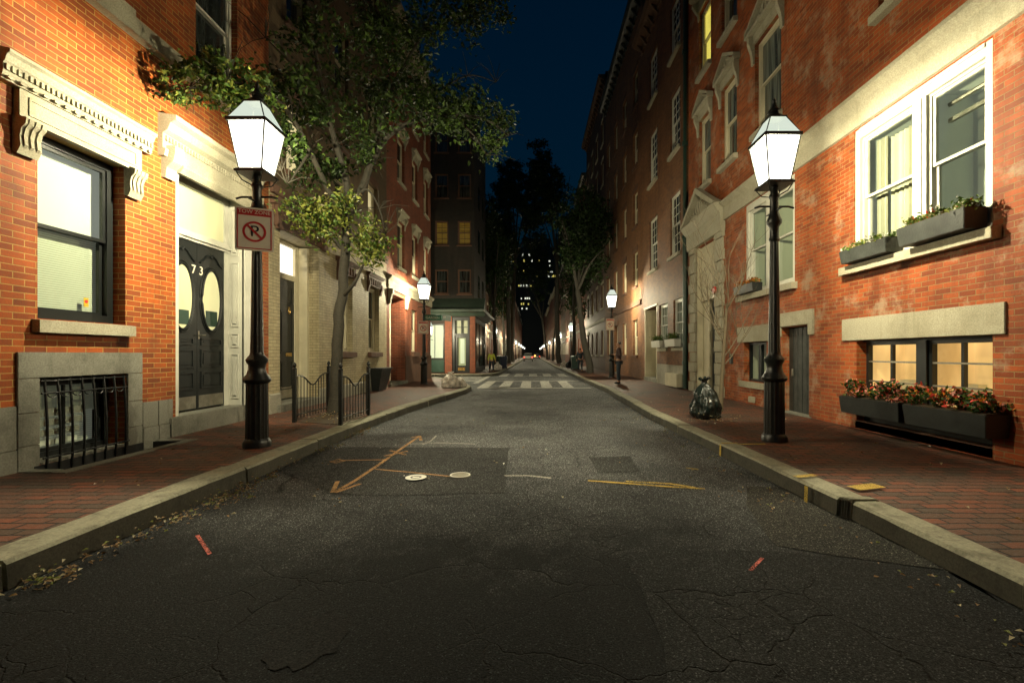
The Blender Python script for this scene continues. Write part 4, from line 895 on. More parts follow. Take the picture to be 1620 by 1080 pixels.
q = MB(); F.cyl(q, [(12.80, .1, 3.15), (12.80, .16, 3.15)], .10, 16); F.cyl(q, [(12.80, .02, 3.15), (12.80, .1, 3.15)], .04, 8); tag(q.build('alarm_bell', m['redplastic']), 'round red alarm bell on the pale stones beside the right entrance', 'alarm bell')
q = MB(); F.box(q, 11.9, 12.02, .001, .05, 1.1, 1.35); q.build('meter_box', m['blackwood'], hA)
q = MB(); F.box(q, 10.7, 10.95, .001, .06, .2, .34); tag(q.build('vent_block', m['lime'], bevel=.01), 'small pale stone block at the foot of the wall under the little basement window', 'vent')
# drainpipe between the houses
q = MB(); F.cyl(q, [(15.38, .09, .2), (15.38, .09, 5.3)], .075, 10); F.cyl(q, [(15.38, .09, 5.3), (15.38, .09, 16)], .06, 10)
for z in (1.0, 5.25, 8.4, 11.5): F.cyl(q, [(15.38, .09, z), (15.38, .09, z + .12)], .095, 10); F.box(q, 15.36, 15.40, 0, .09, z, z + .05)
tag(q.build('drainpipe', m['dkgreen'], smooth=True), 'dark green drainpipe running up between the two nearest right houses', 'drainpipe')

# ------------------------------------------------------------------ window boxes
def flowers(par, F, u0, u1, d0, d1, z, h, seed, mats, n=500, size=.05, wts=None):
    sp = [(F.p((u0 + u1) / 2, (d0 + d1) / 2, z + h * .4), (max(.02, abs(d1 - d0) * .5), (u1 - u0) * .5, h * .55), n, 26, .045)]
    return rng_leaf_mesh('flowers', sp, size, [m[x] for x in mats], par, seed, wts=wts)
def wbox(F, u0, u1, z0, z1, d0, d1, label, mats, seed, h=.2, mat='planter', n=700, wts=None, size=.05, group='window boxes of the near right house'):
    t = thing('window_box', F.p((u0 + u1) / 2, d0, z0), label, 'window box', group)
    q = MB(); tp = .025
    c = lambda a, b, z, s: F.p(a, b, z)
    q.hexa([F.p(u0 + tp, d0 + .003, z0), F.p(u1 - tp, d0 + .003, z0), F.p(u1 - tp, d1 - tp, z0), F.p(u0 + tp, d1 - tp, z0), F.p(u0, d0 + .003, z1), F.p(u1, d0 + .003, z1), F.p(u1, d1, z1), F.p(u0, d1, z1)])
    q.build('box', m[mat], t, bevel=.006)
    q = MB(); F.box(q, u0 + .02, u1 - .02, d0 + .02, d1 - .02, z1 + .001, z1 + .012); q.build('soil', m['soil'], t)
    sp = [(F.p(u0 + (u1 - u0) * (k + .5) / 4, (d0 + d1) / 2, z1 + h * .35), ((d1 - d0) * .55, (u1 - u0) / 7, h * .5), n // 4, 14, .035) for k in range(4)]
    rng_leaf_mesh('flowers', sp, size, [m[x] for x in mats], t, seed, wts=wts); return t
wbox(F, 4.97, 6.10, .42, .68, .01, .30, 'right and nearer of the two black boxes of red flowers under the lit basement window', ['leaf', 'leaf3', 'pink', 'red', 'orange'], 1, .30, n=1500, wts=[.33, .32, .12, .13, .1], size=.06)
wbox(F, 6.16, 7.36, .42, .68, .01, .30, 'left and farther of the two black boxes of red flowers under the lit basement window', ['leaf', 'leaf3', 'pink', 'red', 'orange'], 2, .30, n=1500, wts=[.3, .28, .2, .12, .1], size=.06)
wbox(F, 5.22, 6.20, 2.80, 3.04, .005, .30, 'large black window box with green plants and red flowers on the near white sill', ['leaf', 'leaf2', 'whitep', 'red'], 3, .12, mat='blackwood', n=900, wts=[.5, .28, .12, .1])
wbox(F, 6.42, 7.40, 2.80, 3.0, .005, .27, 'smaller black window box with pale green plants, left on the same white sill', ['leaf', 'leaf2', 'whitep'], 4, .10, mat='blackwood', n=800, wts=[.5, .35, .15])
wbox(F, 10.35, 11.35, 2.80, 2.99, .005, .25, 'black window box of orange flowers behind the right lamp post', ['orange', 'leaf2', 'dry'], 5, .12, n=500, wts=[.55, .25, .2])

# ------------------------------------------------------------------ right house B
hB = thing('brick_house', (5.25, 18.5, 0), 'brown brick house beyond the drainpipe, with white flower boxes and a cream recessed doorway', 'house')
cols = [(16.15, 17.3), (19.1, 20.35)]
ops = [(a, b, c, d, .14) for a, b in cols for c, d in ((5.0, 7.25), (8.8, 11.0), (12.4, 14.4))] + [(15.8, 16.9, 1.6, 3.35, .14), (17.65, 18.8, 1.6, 3.35, .14), (19.15, 21.15, .3, 3.4, 1.0)]
wallmesh(F, 15.46, 21.8, -.05, 16.3, ops).build('wall', m['brick_old'], hB, fix=False)
roofp(hB, F, 15.46, 21.8, 16.3); cornice(hB, F, 15.46, 21.8, 15.6)
for a, b in cols:
    for c, d in ((5.0, 7.25), (8.8, 11.0), (12.4, 14.4)): window(hB, F, a, b, c, d, rec=.1, fr='white', fw=.07, mun=(2, 2), sd=.12, sill='lime')
for a, b in ((15.8, 16.9), (17.65, 18.8)): window(hB, F, a, b, 1.6, 3.35, rec=.1, fr='white', fw=.08, mun=(2, 1), pane='glass', back='greyroom')
q = MB(); F.box(q, 15.5, 19.1, .0005, .03, .15, .95); q.build('base_stone', m['concrete'], hB)
q = MB(); F.box(q, 21.06, 21.147, -.95, .02, .3, 3.38); F.box(q, 19.153, 19.24, -.95, .0, .3, 3.38); F.box(q, 19.1, 21.25, .0005, .04, 3.40, 3.48); F.box(q, 19.25, 21.05, -.99, -.9, .3, 3.38); q.build('door_frame', m['cream'], hB)
slab_door(hB, F, 19.6, 20.7, .32, 2.5, -.88, 'black', handle=False)
q = MB(); F.box(q, 19.1, 21.2, -.98, .05, 0, .31); q.build('doorstep', m['granite'], hB, bevel=.01)
q = MB(); F.box(q, 15.62, 17.0, .04, .30, .2, .66); o = tag(q.build('utility_hatch', m['cream'], bevel=.02), 'cream vent box at the foot of the brown brick house beside the drainpipe', 'vent box')
for i, (a, b) in enumerate(((15.75, 16.95), (17.6, 18.85))): wbox(F, a, b, 1.62, 1.88, .1, .34, ['white flower box with grey green plants beside the drainpipe', 'white flower box with grey green plants beside the cream doorway'][i], ['leaf', 'leaf3', 'leaf2'], 30 + i, .26, mat='white', n=500, wts=[.5, .3, .2], group='white flower boxes')
# ------------------------------------------------------------------ right houses C, D and beyond
t = simple_house(F, 21.82, 32.6, 19, 'brick_old', 'tall brown brick house behind the second right lamp', 60, fr='cream', nw=4, ledge='brown')
t = simple_house(F, 32.62, 44, 21.5, 'brick_dk', 'dark tall house on the right behind the leaning street tree', 61, fr='cream', nw=4, ledge='lime', lights=(10,))
u = 44.02
for i, (w, h, b) in enumerate(((9, 19, 'brick_far'), (9, 17, 'brick_old'), (10, 18, 'brick_far'), (12, 16, 'brick_dk'), (14, 17, 'brick_far'), (18, 16, 'brick_old'), (24, 17, 'brick_far'), (30, 16, 'brick_old'), (44, 17, 'brick_far'))):
    simple_house(F, u, u + w - .02, h, b, 'far right brick row house, %s building past the leaning street tree' % names[i], 80 + i, lit=.04, nw=3 if w < 12 else 5, fr='cream' if i % 2 else 'white', ledge='lime' if i % 2 else 'concrete'); u += w

# ------------------------------------------------------------------ office tower far behind
tw = thing('office_tower', (0, 300, 0), 'dark office tower at the end of the street with rows of lit windows', 'office tower')
q = MB(); q.box(-17, 17, 300, 330, -.05, 72); q.box(-6, 12, 302, 328, 72, 78)
q.build('wall', m['signblack'], tw)
lay = [(403, [(795, 4), (803, 3), (813, 3), (826, 3), (836, 4)]), (412, [(801, 13), (828, 4), (840, 3), (851, 5), (868, 6)]), (421, [(801, 8), (834, 3), (869, 4)]), (429, [(797, 12), (812, 14), (828, 4), (836, 3), (848, 5), (866, 12)]), (436, [(822, 2), (849, 3), (867, 14)]), (451, [(820, 10), (832, 11)]), (471, [(824, 3), (830, 10)]), (480, [(824, 8), (835, 3)]), (487, [(825, 5), (832, 3)])]
rr = random.Random(3)
for py, row in lay:
    for px, w in row:
        a = PX(px, 300); n = max(1, int(w / 3.2)); 
        for k in range(n):
            x0 = a + k * 3.4 * 300 / 720; q = MB(); z = PZ(py, 300); q.box(x0, x0 + rr.uniform(.7, 1.15), 299.8, 299.99, z - .9, z + rr.uniform(-.1, .9)); q.build('window', m['fluo' if rr.random() < .7 else 'yellow'], tw)
# ------------------------------------------------------------------ street lamps
LP = 2450.0
def lantern_ring(q, s, z, w=.012, h=.018):
    q.box(-s - w, s + w, -s - w, -s + w, z, z + h); q.box(-s - w, s + w, s - w, s + w, z, z + h); q.box(-s - w, -s + w, -s + w, s - w, z, z + h); q.box(s - w, s + w, -s + w, s - w, z, z + h)
def make_lamp():
    t = thing('street_lamp', (0, 0, 0), 'x', 'street lamp', 'black gas style lamps along both kerbs')
    q = MB()
    q.lathe((0, 0, 0), [(.165, 0), (.165, .06), (.15, .09), (.135, .11)], 24)
    q.lathe((0, 0, 0), [(.134, .10), (.128, .82)], 32, flute=.07)
    q.lathe((0, 0, 0), [(.13, .82), (.155, .84), (.165, .87), (.15, .90), (.12, .94), (.10, 1.0), (.10, 1.06), (.125, 1.10), (.13, 1.13), (.11, 1.16), (.085, 1.19), (.08, 1.22)], 24)
    q.lathe((0, 0, 0), [(.078, 1.2), (.055, 2.75)], 24, flute=.08)
    q.lathe((0, 0, 0), [(.055, 2.75), (.07, 2.78), (.06, 2.82), (.06, 2.95), (.095, 3.0), (.10, 3.04), (.075, 3.1), (.06, 3.16), (.055, 3.34), (.075, 3.38), (.05, 3.42), (.05, 3.53)], 20)
    q.build('post', m['iron'], t, smooth=True)
    q = MB(); q.tube([(-.27, 0, 3.22), (-.2, 0, 3.24), (.2, 0, 3.24), (.27, 0, 3.22)], .014, 8); q.tube([(0, -.2, 3.17), (0, .2, 3.17)], .012, 8); q.build('ladder_bar', m['iron'], t)
    q = MB(); s0, s1, s2 = .145, .23, .105; z0, z1, z2 = 3.56, 4.12, 4.44
    lantern_ring(q, s0, z0 - .015); lantern_ring(q, s1, z1, .02, .045); lantern_ring(q, s2, z2 - .01, .01, .02)
    q.box(-.185, .185, -.185, .185, z0 - .045, z0 - .018)
    for a, b in ((-1, -1), (1, -1), (1, 1), (-1, 1)):
        q.tube([(a * s0, b * s0, z0), (a * s1, b * s1, z1)], .009, 6); q.tube([(a * s1, b * s1, z1 + .04), (a * s2, b * s2, z2)], .008, 6)
        q.tube([(a * .04, b * .04, 3.38), (a * .12, b * .12, 3.42), (a * .16, b * .16, 3.5), (a * (s0 + .02), b * (s0 + .02), z0)], .008, 6)
    q.build('lantern_frame', m['iron'], t)
    q = MB(); q.lathe((0, 0, 0), [(.11, 4.44), (.12, 4.46), (.075, 4.50), (.06, 4.52), (.085, 4.54), (.085, 4.56), (.04, 4.60), (.02, 4.66), (.03, 4.69), (.004, 4.74)], 16); q.build('finial', m['iron'], t, smooth=True)
    q = MB()
    def ring4(sa, za, sb, zb):
        for (ax, ay, bx, by) in ((-1, -1, 1, -1), (1, -1, 1, 1), (1, 1, -1, 1), (-1, 1, -1, -1)):
            q.add([(ax * sa, ay * sa, za), (bx * sa, by * sa, za), (bx * sb, by * sb, zb), (ax * sb, ay * sb, zb)], [(0, 1, 2, 3)])
    ring4(s0, z0 + .005, s1, z1 - .005); q.build('glass', m['lantern'], t, fix=False)
    q = MB(); ring4(s1 + .005, z1 + .045, s2, z2 - .01); q.build('roof_glass', m['lroof'], t, fix=False)
    q = MB()
    for a, b in ((-.04, -.04), (.04, -.04), (0, .045)): q.lathe((a, b, 3.90), [(.012, 0), (.022, .03), (.02, .07), (.004, .09)], 10)
    q.build('mantle', m['mantle'], t, smooth=True)
    L = bpy.data.lights.new('lamp_light', 'POINT'); L.energy = LP; L.color = (1, .90, .60); L.shadow_soft_size = .05
    o = bpy.data.objects.new('lamp_light', L); COL.objects.link(o); o.parent = t; o.location = (0, 0, 3.95)
    return t
lamp0 = make_lamp()
lamps = [(-3.58, 5.92, .15, 1, 'near left street lamp carrying the tow zone sign, beside the door 73'),
         (3.35, 6.3, .15, 1, 'near right street lamp in front of the dark cellar door'),
         (-4.35, 18.3, .10, .97, 'second left street lamp with the green street name signs at the corner'),
         (4.02, 23.0, .15, 1, 'second right street lamp beside the standing pedestrian'),
         (-5.9, 26.0, -.55, .84, 'small street lamp standing down in the side street before the shop'),
         (-3.9, 48, .15, .92, 'left street lamp just past the corner shop'), (-3.6, 70, .15, .95, 'second left street lamp past the corner shop'),
         (-3.5, 98, .15, .95, 'fourth left street lamp past the corner shop'), (-3.4, 140, .15, .95, 'sixth left street lamp past the corner shop'),
         (4.0, 47, .15, 1, 'right street lamp behind the leaning tree'), (4.1, 67, .15, 1, 'second right street lamp behind the leaning tree'), (4.15, 87, .15, 1, 'third right street lamp behind the leaning tree'),
         (4.1, 108, .15, 1, 'fourth right street lamp behind the leaning tree'), (4.0, 130, .15, 1, 'fifth right street lamp behind the leaning tree'), (3.8, 165, .15, 1, 'seventh right street lamp behind the leaning tree'), (-3.45, 118, .15, .95, 'fifth left street lamp past the corner shop'), (-3.5, 84, .15, .95, 'third left street lamp past the corner shop'), (3.9, 148, .15, 1, 'sixth right street lamp behind the leaning tree')]
for k_, (x_, y_) in enumerate(((-3.4, 165), (-3.3, 195), (3.7, 185), (3.6, 210))): lamps.append((x_, y_, .15, .95, ['left', 'left', 'right', 'right'][k_] + ' tiny street lamp near the vanishing point, ' + ['nearer', 'farther', 'nearer', 'farther'][k_] + ' of the last two'))
LO = []
for i, (x, y, z, s, lab) in enumerate(lamps):
    o = lamp0 if i == 0 else copy_tree(lamp0)
    o.location = (x, y, z); o.scale = (s, s, s); o['label'] = lab; WL[o.name] = Vector((x, y, z)); LO.append(o)

# ------------------------------------------------------------------ signs
def nopark(x, y, z, w, h, label, yaw=.1):
    t = thing('parking_sign', (x, y, z), label, 'road sign', 'tow zone signs on the lamp posts'); ca, sa = math.cos(yaw), math.sin(yaw); F = FA(x, y, ca, sa, sa, -ca)
    def rr_(q, a, b, c, d, d0, d1, r=.02):
        pts = []
        for (cx, cz, a0) in ((b - r, d - r, 0), (a + r, d - r, 90), (a + r, c + r, 180), (b - r, c + r, 270)):
            for k in range(5): an = math.radians(a0 + k * 22.5); pts.append((cx + r * math.cos(an), cz + r * math.sin(an)))
        F.prism(q, pts, d0, d1)
    W, H = w / 2, h / 2
    q = MB(); rr_(q, -W, W, z - H, z + H, 0, .004); q.build('plate', m['signwhite'], t)
    q = MB(); a = .022 * w / .41; b = .012 * w / .41
    F.box(q, -W + a, -W + a + b, .0042, .0055, z - H + a, z + H - a); F.box(q, W - a - b, W - a, .0042, .0055, z - H + a, z + H - a); F.box(q, -W + a + b, W - a - b, .0042, .0055, z - H + a, z - H + a + b); F.box(q, -W + a + b, W - a - b, .0042, .0055, z + H * .62, z + H - a)
    q.build('border', m['signred'], t)
    k = w / .41; zc = z - .03 * k; r0, r1 = .125 * k, .10 * k
    q = MB(); n = 40; vs = [F.p(r * math.cos(6.2832 * i / n), .006, zc + r * math.sin(6.2832 * i / n)) for r in (r0, r1) for i in range(n)]
    q.add(vs, [(i, (i + 1) % n, n + (i + 1) % n, n + i) for i in range(n)])
    c = math.sqrt(.5); ww = .012 * k; q.add([F.p(-r1 * c - ww * c, .0075, zc + r1 * c - ww * c), F.p(-r1 * c + ww * c, .0075, zc + r1 * c + ww * c), F.p(r1 * c + ww * c, .0075, zc - r1 * c + ww * c), F.p(r1 * c - ww * c, .0075, zc - r1 * c - ww * c)], [(0, 1, 2, 3)])
    q.build('no_parking_ring', m['signred'], t, fix=False)
    text_part('P', .19 * k, F, 0, zc, .0055, 'signblack', t, 'lettering', ext=.0005)
    text_part('TOW ZONE', .062 * k, F, 0, z + H * .79, .0062, 'signwhite', t, 'lettering', ext=.0006)
    q = MB(); F.box(q, -.02, .02, -.03, -.001, z + H * .5, z + H * .58); F.box(q, -.02, .02, -.03, -.001, z - H * .6, z - H * .52); q.build('clamp', m['steel'], t)
    return t
nopark(PX(403, 5.82), 5.815, PZ(363, 5.82), .43, .55, 'red and white tow zone no parking sign on the near left lamp post', .42)
nopark(PX(965, 22.9), 22.86, PZ(513, 22.9), .42, .58, 'small no parking sign on the second right lamp post')
nopark(PX(672, 18.2) - .05, 18.16, PZ(518, 18.2), .40, .5, 'small no parking sign on the corner lamp post below the street name signs')
nopark(PX(783.5, 47.8), 47.84, PZ(541, 47.8), .42, .6, 'pale no parking sign on the lamp post past the corner shop')
st = thing('street_name_sign', (-3.9, 18.3, 2.6), 'green street name sign with white letters reaching from the corner lamp post towards the street', 'street sign')
Fs = FA(PX(688, 18.2), 18.22, .985, .17, .17, -.985)
zc = PZ(502.5, 18.2)
q = MB(); Fs.box(q, -.40, .40, -.005, .005, zc - .105, zc + .105); q.build('plate', m['signgreen'], st)
text_part('GARDEN ST', .135, Fs, 0, zc, .0065, 'signwhite', st, 'lettering', ext=.001)
q = MB(); q.tube([(-4.35, 18.3, zc + .12), (PX(705, 18.2), 18.35, zc + .14)], .012, 6); q.build('bracket', m['iron'], st)
st = thing('street_name_sign', (-3.4, 18.4, 2.6), 'second green street name sign set at an angle at the end of the bracket', 'street sign')
Fs = FA(PX(706, 18.3), 18.3, .45, .89, .89, -.45)
q = MB(); Fs.box(q, -.30, .30, -.005, .005, zc - .12, zc + .13); q.build('plate', m['signgreen'], st)
text_part('ST', .14, Fs, -.12, zc, .0065, 'signwhite', st, 'lettering', ext=.001)

# ------------------------------------------------------------------ iron guard round the tree pit
gd = thing('tree_guard', (-3.7, 8.5, .15), 'black iron guard with sagging rails and finial posts round the foot of the leafy tree', 'railing')
C = [(-4.18, 8.0), (-3.22, 7.65), (-3.22, 8.95), (-4.18, 9.35)]
for (x, y) in C:
    q = MB(); q.box(x - .028, x + .028, y - .028, y + .028, .15, 1.08); q.lathe((x, y, 1.08), [(.04, 0), (.04, .02), (.018, .035), (.035, .07), (.03, .1), (.006, .13)], 10); q.build('post', m['iron'], gd)
def rail(a, b, nm='rail_panel', n=11):
    q = MB(); a, b = Vector((*a, 0)), Vector((*b, 0)); top = []
    for k in range(25):
        f = k / 24; sag = .20 * math.exp(-((f - .5) / .2) ** 2); top.append(a.lerp(b, f) + Vector((0, 0, .97 - sag)))
    q.tube(top, .014, 6); q.tube([a + Vector((0, 0, .27)), b + Vector((0, 0, .27))], .011, 6)
    for k in range(1, n + 1):
        f = k / (n + 1); sag = .20 * math.exp(-((f - .5) / .2) ** 2); p = a.lerp(b, f); q.tube([p + Vector((0, 0, .2)), p + Vector((0, 0, .97 - sag))], .008, 5)
    q.build(nm, m['iron'], gd)
rail(C[0], C[3]); rail(C[1], C[2], n=9)
q = MB(); q.poly([(-4.14, 8.02), (-3.26, 7.72), (-3.26, 8.9), (-4.14, 9.3)], .14, .158); tag(q.build('soil', m['soil']), 'bare soil in the tree pit', kind='structure')

# ------------------------------------------------------------------ leafy tree
def limb(q, pts, rad, n=9):   # smooth catmull path
    P = [Vector(p) for p in pts]; P = [P[0] * 2 - P[1]] + P + [P[-1] * 2 - P[-2]]; out = []; rs = []
    for i in range(1, len(P) - 2):
        for k in range(6):
            t = k / 6; a, b, c, d = P[i - 1:i + 3]
            out.append(.5 * ((2 * b) + (c - a) * t + (2 * a - 5 * b + 4 * c - d) * t * t + (3 * b - a - 3 * c + d) * t ** 3)); f = (i - 1 + t) / (len(P) - 3); rs.append(rad[0] * (1 - f) + rad[1] * f)
    out.append(P[-2]); rs.append(rad[1])
    for i in range(len(out)): out[i] = out[i] + Vector((noise.noise(out[i] * 2.1), noise.noise(out[i] * 2.1 + Vector((9, 0, 0))), 0)) * rs[i] * .5
    q.tube(out, rs, n); return out
tr = thing('street_tree', (-3.85, 9.1, .15), 'leafy green street tree with a forked trunk rising from the iron guard on the left', 'tree')
T = lambda px, py, Y=9.1: P3(px, py, Y)
q = MB(); q.tube([T(529, 664), T(530, 650), T(532, 630)], [.21, .155, .135], 12)
limb(q, [T(530, 645), T(533, 560), T(540, 470), T(547, 400), T(551, 335)], (.115, .08), 12)
q.build('trunk', m['bark'], tr, smooth=True)
LB = []
def lb(pts, rad, n=8): LB.append((pts, rad, n))
lb([T(551, 345), T(572, 300, 9.2), T(590, 255, 9.3), T(615, 215, 9.3), T(660, 190, 9.4), T(715, 182, 9.5), T(770, 190, 9.6), T(805, 215, 9.7)], (.085, .015))
lb([T(550, 345), T(548, 290, 9.0), T(532, 230, 8.8), T(515, 160, 8.7), T(500, 90, 8.6), T(500, 20, 8.6)], (.08, .02))
lb([T(588, 262, 9.3), T(600, 200, 9.4), T(625, 130, 9.6), T(665, 60, 9.8), T(700, -10, 10)], (.06, .015))
lb([T(548, 350), T(520, 300, 8.6), T(490, 240, 8.0), T(465, 190, 7.4), T(425, 150, 6.8), T(360, 130, 6.4), T(300, 140, 6.3)], (.06, .012))
lb([T(540, 470), T(560, 450, 8.9), T(572, 425, 8.8), T(585, 400, 8.7)], (.045, .012))
lb([T(545, 400), T(520, 370, 8.9), T(490, 345, 8.7), T(460, 330, 8.6)], (.04, .01))
lb([T(556, 320), T(580, 300, 9), T(600, 330, 9), T(610, 370, 9)], (.03, .008))
lb([T(490, 240, 8.0), T(470, 270, 7.6), T(455, 290, 7.3), T(445, 270, 7.1)], (.025, .006))
lb([T(660, 190, 9.4), T(690, 150, 9.6), T(740, 120, 9.8), T(785, 130, 10)], (.03, .008))
lb([T(715, 182, 9.5), T(750, 215, 9.3), T(770, 245, 9.2)], (.02, .006))
lb([T(515, 160, 8.7), T(470, 110, 8.2), T(420, 60, 8.0)], (.035, .008)); lb([T(625, 130, 9.6), T(590, 80, 9.4), T(570, 20, 9.3)], (.03, .008))
rr = random.Random(11)
for pts, rad, n in LB:
    q = MB(); limb(q, pts, rad, n)
    for p in pts[2:]:
        for _ in range(6):
            v = Vector((rr.uniform(-1, 1), rr.uniform(-1, 1), rr.uniform(-.3, 1))).normalized() * rr.uniform(.3, .7); q.tube([p, p + v * .5 + Vector((0, 0, .05)), p + v], [.009, .006, .003], 4, cap=False)
    q.build('branch', m['bark'], tr, smooth=True)
def cl(px, py, Y, rx, ry, rz, n, k, sg=.10): return (tuple(P3(px, py, Y)), (rx, ry, rz), n, k, sg)
sp = [cl(530, 350, 8.9, .75, .7, .55, 1000, 46, .13), cl(590, 385, 8.9, .38, .5, .50, 800, 40, .11), cl(495, 335, 8.7, .55, .5, .40, 500, 30, .11),
      cl(500, 265, 8.6, .45, .5, .5, 800, 26), cl(560, 200, 9.2, .9, .8, .8, 1300, 44), cl(470, 150, 7.8, .85, .7, .4, 1300, 44), cl(340, 130, 6.3, .9, .5, .38, 1300, 40, .07), cl(400, 165, 6.7, .35, .4, .3, 500, 16, .08),
      cl(640, 150, 9.5, .8, .7, .7, 1700, 50), cl(720, 165, 9.6, .7, .6, .45, 1500, 44), cl(785, 195, 9.8, .38, .5, .55, 900, 30), cl(770, 240, 9.3, .25, .3, .25, 260, 12), cl(700, 200, 9.4, .6, .4, .2, 500, 18),
      cl(580, 80, 9.4, 1.0, .9, .8, 1500, 44), cl(660, 50, 9.9, 1.2, .9, .7, 2500, 60), cl(760, 20, 10.3, .9, .8, .45, 1500, 36), cl(500, 60, 8.4, .8, .8, .5, 700, 24), cl(600, -60, 9.6, 2.0, 1.4, 1.0, 3500, 90), cl(460, 215, 7.6, .35, .4, .3, 400, 16, .08)]
rng_leaf_mesh('crown', sp[:3], .085, [m['leaf'], m['leaf2'], m['dry2']], tr, 2, wts=[.42, .55, .03])
rest_ = sp[3:]; sp = rest_
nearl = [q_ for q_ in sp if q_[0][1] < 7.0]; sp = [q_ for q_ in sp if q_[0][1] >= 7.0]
rng_leaf_mesh('crown', nearl, .075, [m['leaf'], m['leaf2'], m['leafup']], tr, 8, wts=[.5, .22, .28])  # leaves close to the lamp get brighter colours to look lit
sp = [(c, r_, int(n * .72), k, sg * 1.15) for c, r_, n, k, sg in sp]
rng_leaf_mesh('crown', sp, .095, [m['leafup'], m['leaf'], m['leafup2']], tr, 3, wts=[.5, .2, .3])  # darker leaf colours stand in for the dim light higher up

# bare young tree by the right entrance
bt = thing('bare_tree', (3.95, 9.6, .15), 'slender bare young tree with pale twigs behind the black rubbish bag', 'tree')
rr = random.Random(21); q = MB(); q.tube([P3(1139, 668, 9.6), P3(1142, 600, 9.6), P3(1146, 540, 9.6), P3(1150, 480, 9.6)], [.06, .042, .034, .026], 9); q.build('trunk', m['barkpale'], bt, smooth=True)
def grow(q, p, v, L, r, dep):
    pts = [p]; d = v.normalized()
    for k in range(5): d = (d + Vector((rr.uniform(-.22, .22), rr.uniform(-.22, .22), .10))).normalized(); pts.append(pts[-1] + d * L / 5)
    q.tube(pts, [r * (1 - .12 * k) for k in range(6)], 5, cap=False)
    if dep > 0:
        for k in range(rr.randint(3, 4)):
            i = rr.randint(1, 5); a = Vector((rr.uniform(-1, 1), rr.uniform(-1, 1), rr.uniform(.1, .9))); grow(q, pts[i], d * .6 + a * .8, L * rr.uniform(.55, .8), r * .55, dep - 1)
for k in range(8):
    q = MB(); a = 6.283 * k / 8 + rr.uniform(-.3, .3); b0 = P3(1143 + k, 580 - k * 13, 9.6); grow(q, b0, Vector((math.cos(a) * .9, math.sin(a) * .5, 1)), rr.uniform(1.0, 1.6), .014, 2); q.build('branch', m['barkpale'], bt)

# ------------------------------------------------------------------ far street trees
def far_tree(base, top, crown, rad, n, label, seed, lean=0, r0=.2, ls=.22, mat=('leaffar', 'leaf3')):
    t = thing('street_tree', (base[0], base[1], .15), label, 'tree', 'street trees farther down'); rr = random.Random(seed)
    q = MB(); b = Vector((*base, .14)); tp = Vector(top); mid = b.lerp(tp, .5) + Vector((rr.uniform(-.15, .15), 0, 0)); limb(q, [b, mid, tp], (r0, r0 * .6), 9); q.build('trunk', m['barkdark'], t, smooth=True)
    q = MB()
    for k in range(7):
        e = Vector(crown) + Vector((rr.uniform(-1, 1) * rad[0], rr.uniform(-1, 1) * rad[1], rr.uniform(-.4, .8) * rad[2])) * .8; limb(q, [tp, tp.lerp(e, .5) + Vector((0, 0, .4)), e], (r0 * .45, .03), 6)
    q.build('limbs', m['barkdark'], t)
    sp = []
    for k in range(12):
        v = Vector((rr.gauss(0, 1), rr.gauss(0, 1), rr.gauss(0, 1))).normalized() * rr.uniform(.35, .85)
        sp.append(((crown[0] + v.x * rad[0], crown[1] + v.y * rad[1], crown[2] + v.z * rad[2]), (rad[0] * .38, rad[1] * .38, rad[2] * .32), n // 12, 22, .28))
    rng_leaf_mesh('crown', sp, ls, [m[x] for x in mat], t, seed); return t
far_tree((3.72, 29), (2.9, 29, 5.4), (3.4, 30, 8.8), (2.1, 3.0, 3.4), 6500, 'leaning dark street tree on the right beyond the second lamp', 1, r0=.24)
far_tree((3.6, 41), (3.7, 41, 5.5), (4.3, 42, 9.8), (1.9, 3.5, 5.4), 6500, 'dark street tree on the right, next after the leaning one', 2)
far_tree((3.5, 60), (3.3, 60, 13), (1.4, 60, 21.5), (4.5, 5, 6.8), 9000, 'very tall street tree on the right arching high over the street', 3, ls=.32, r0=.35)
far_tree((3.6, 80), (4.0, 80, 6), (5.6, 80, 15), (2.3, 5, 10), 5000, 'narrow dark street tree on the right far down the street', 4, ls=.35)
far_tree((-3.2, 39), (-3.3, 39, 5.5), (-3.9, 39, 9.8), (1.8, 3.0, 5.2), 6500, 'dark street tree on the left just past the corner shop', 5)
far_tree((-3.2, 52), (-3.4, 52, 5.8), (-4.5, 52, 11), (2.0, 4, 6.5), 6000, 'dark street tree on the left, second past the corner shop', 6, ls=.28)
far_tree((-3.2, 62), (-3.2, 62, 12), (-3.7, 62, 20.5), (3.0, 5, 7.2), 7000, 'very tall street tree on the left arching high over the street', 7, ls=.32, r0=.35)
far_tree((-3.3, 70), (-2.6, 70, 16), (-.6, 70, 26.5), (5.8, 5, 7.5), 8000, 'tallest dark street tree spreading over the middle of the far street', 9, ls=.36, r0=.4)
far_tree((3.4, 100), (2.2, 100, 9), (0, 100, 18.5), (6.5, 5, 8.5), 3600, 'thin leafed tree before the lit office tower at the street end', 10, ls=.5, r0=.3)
far_tree((-3.2, 78), (-3.4, 78, 6), (-5.2, 78, 14), (2.2, 5, 9), 4500, 'narrow dark street tree on the left far down the street', 8, ls=.35)

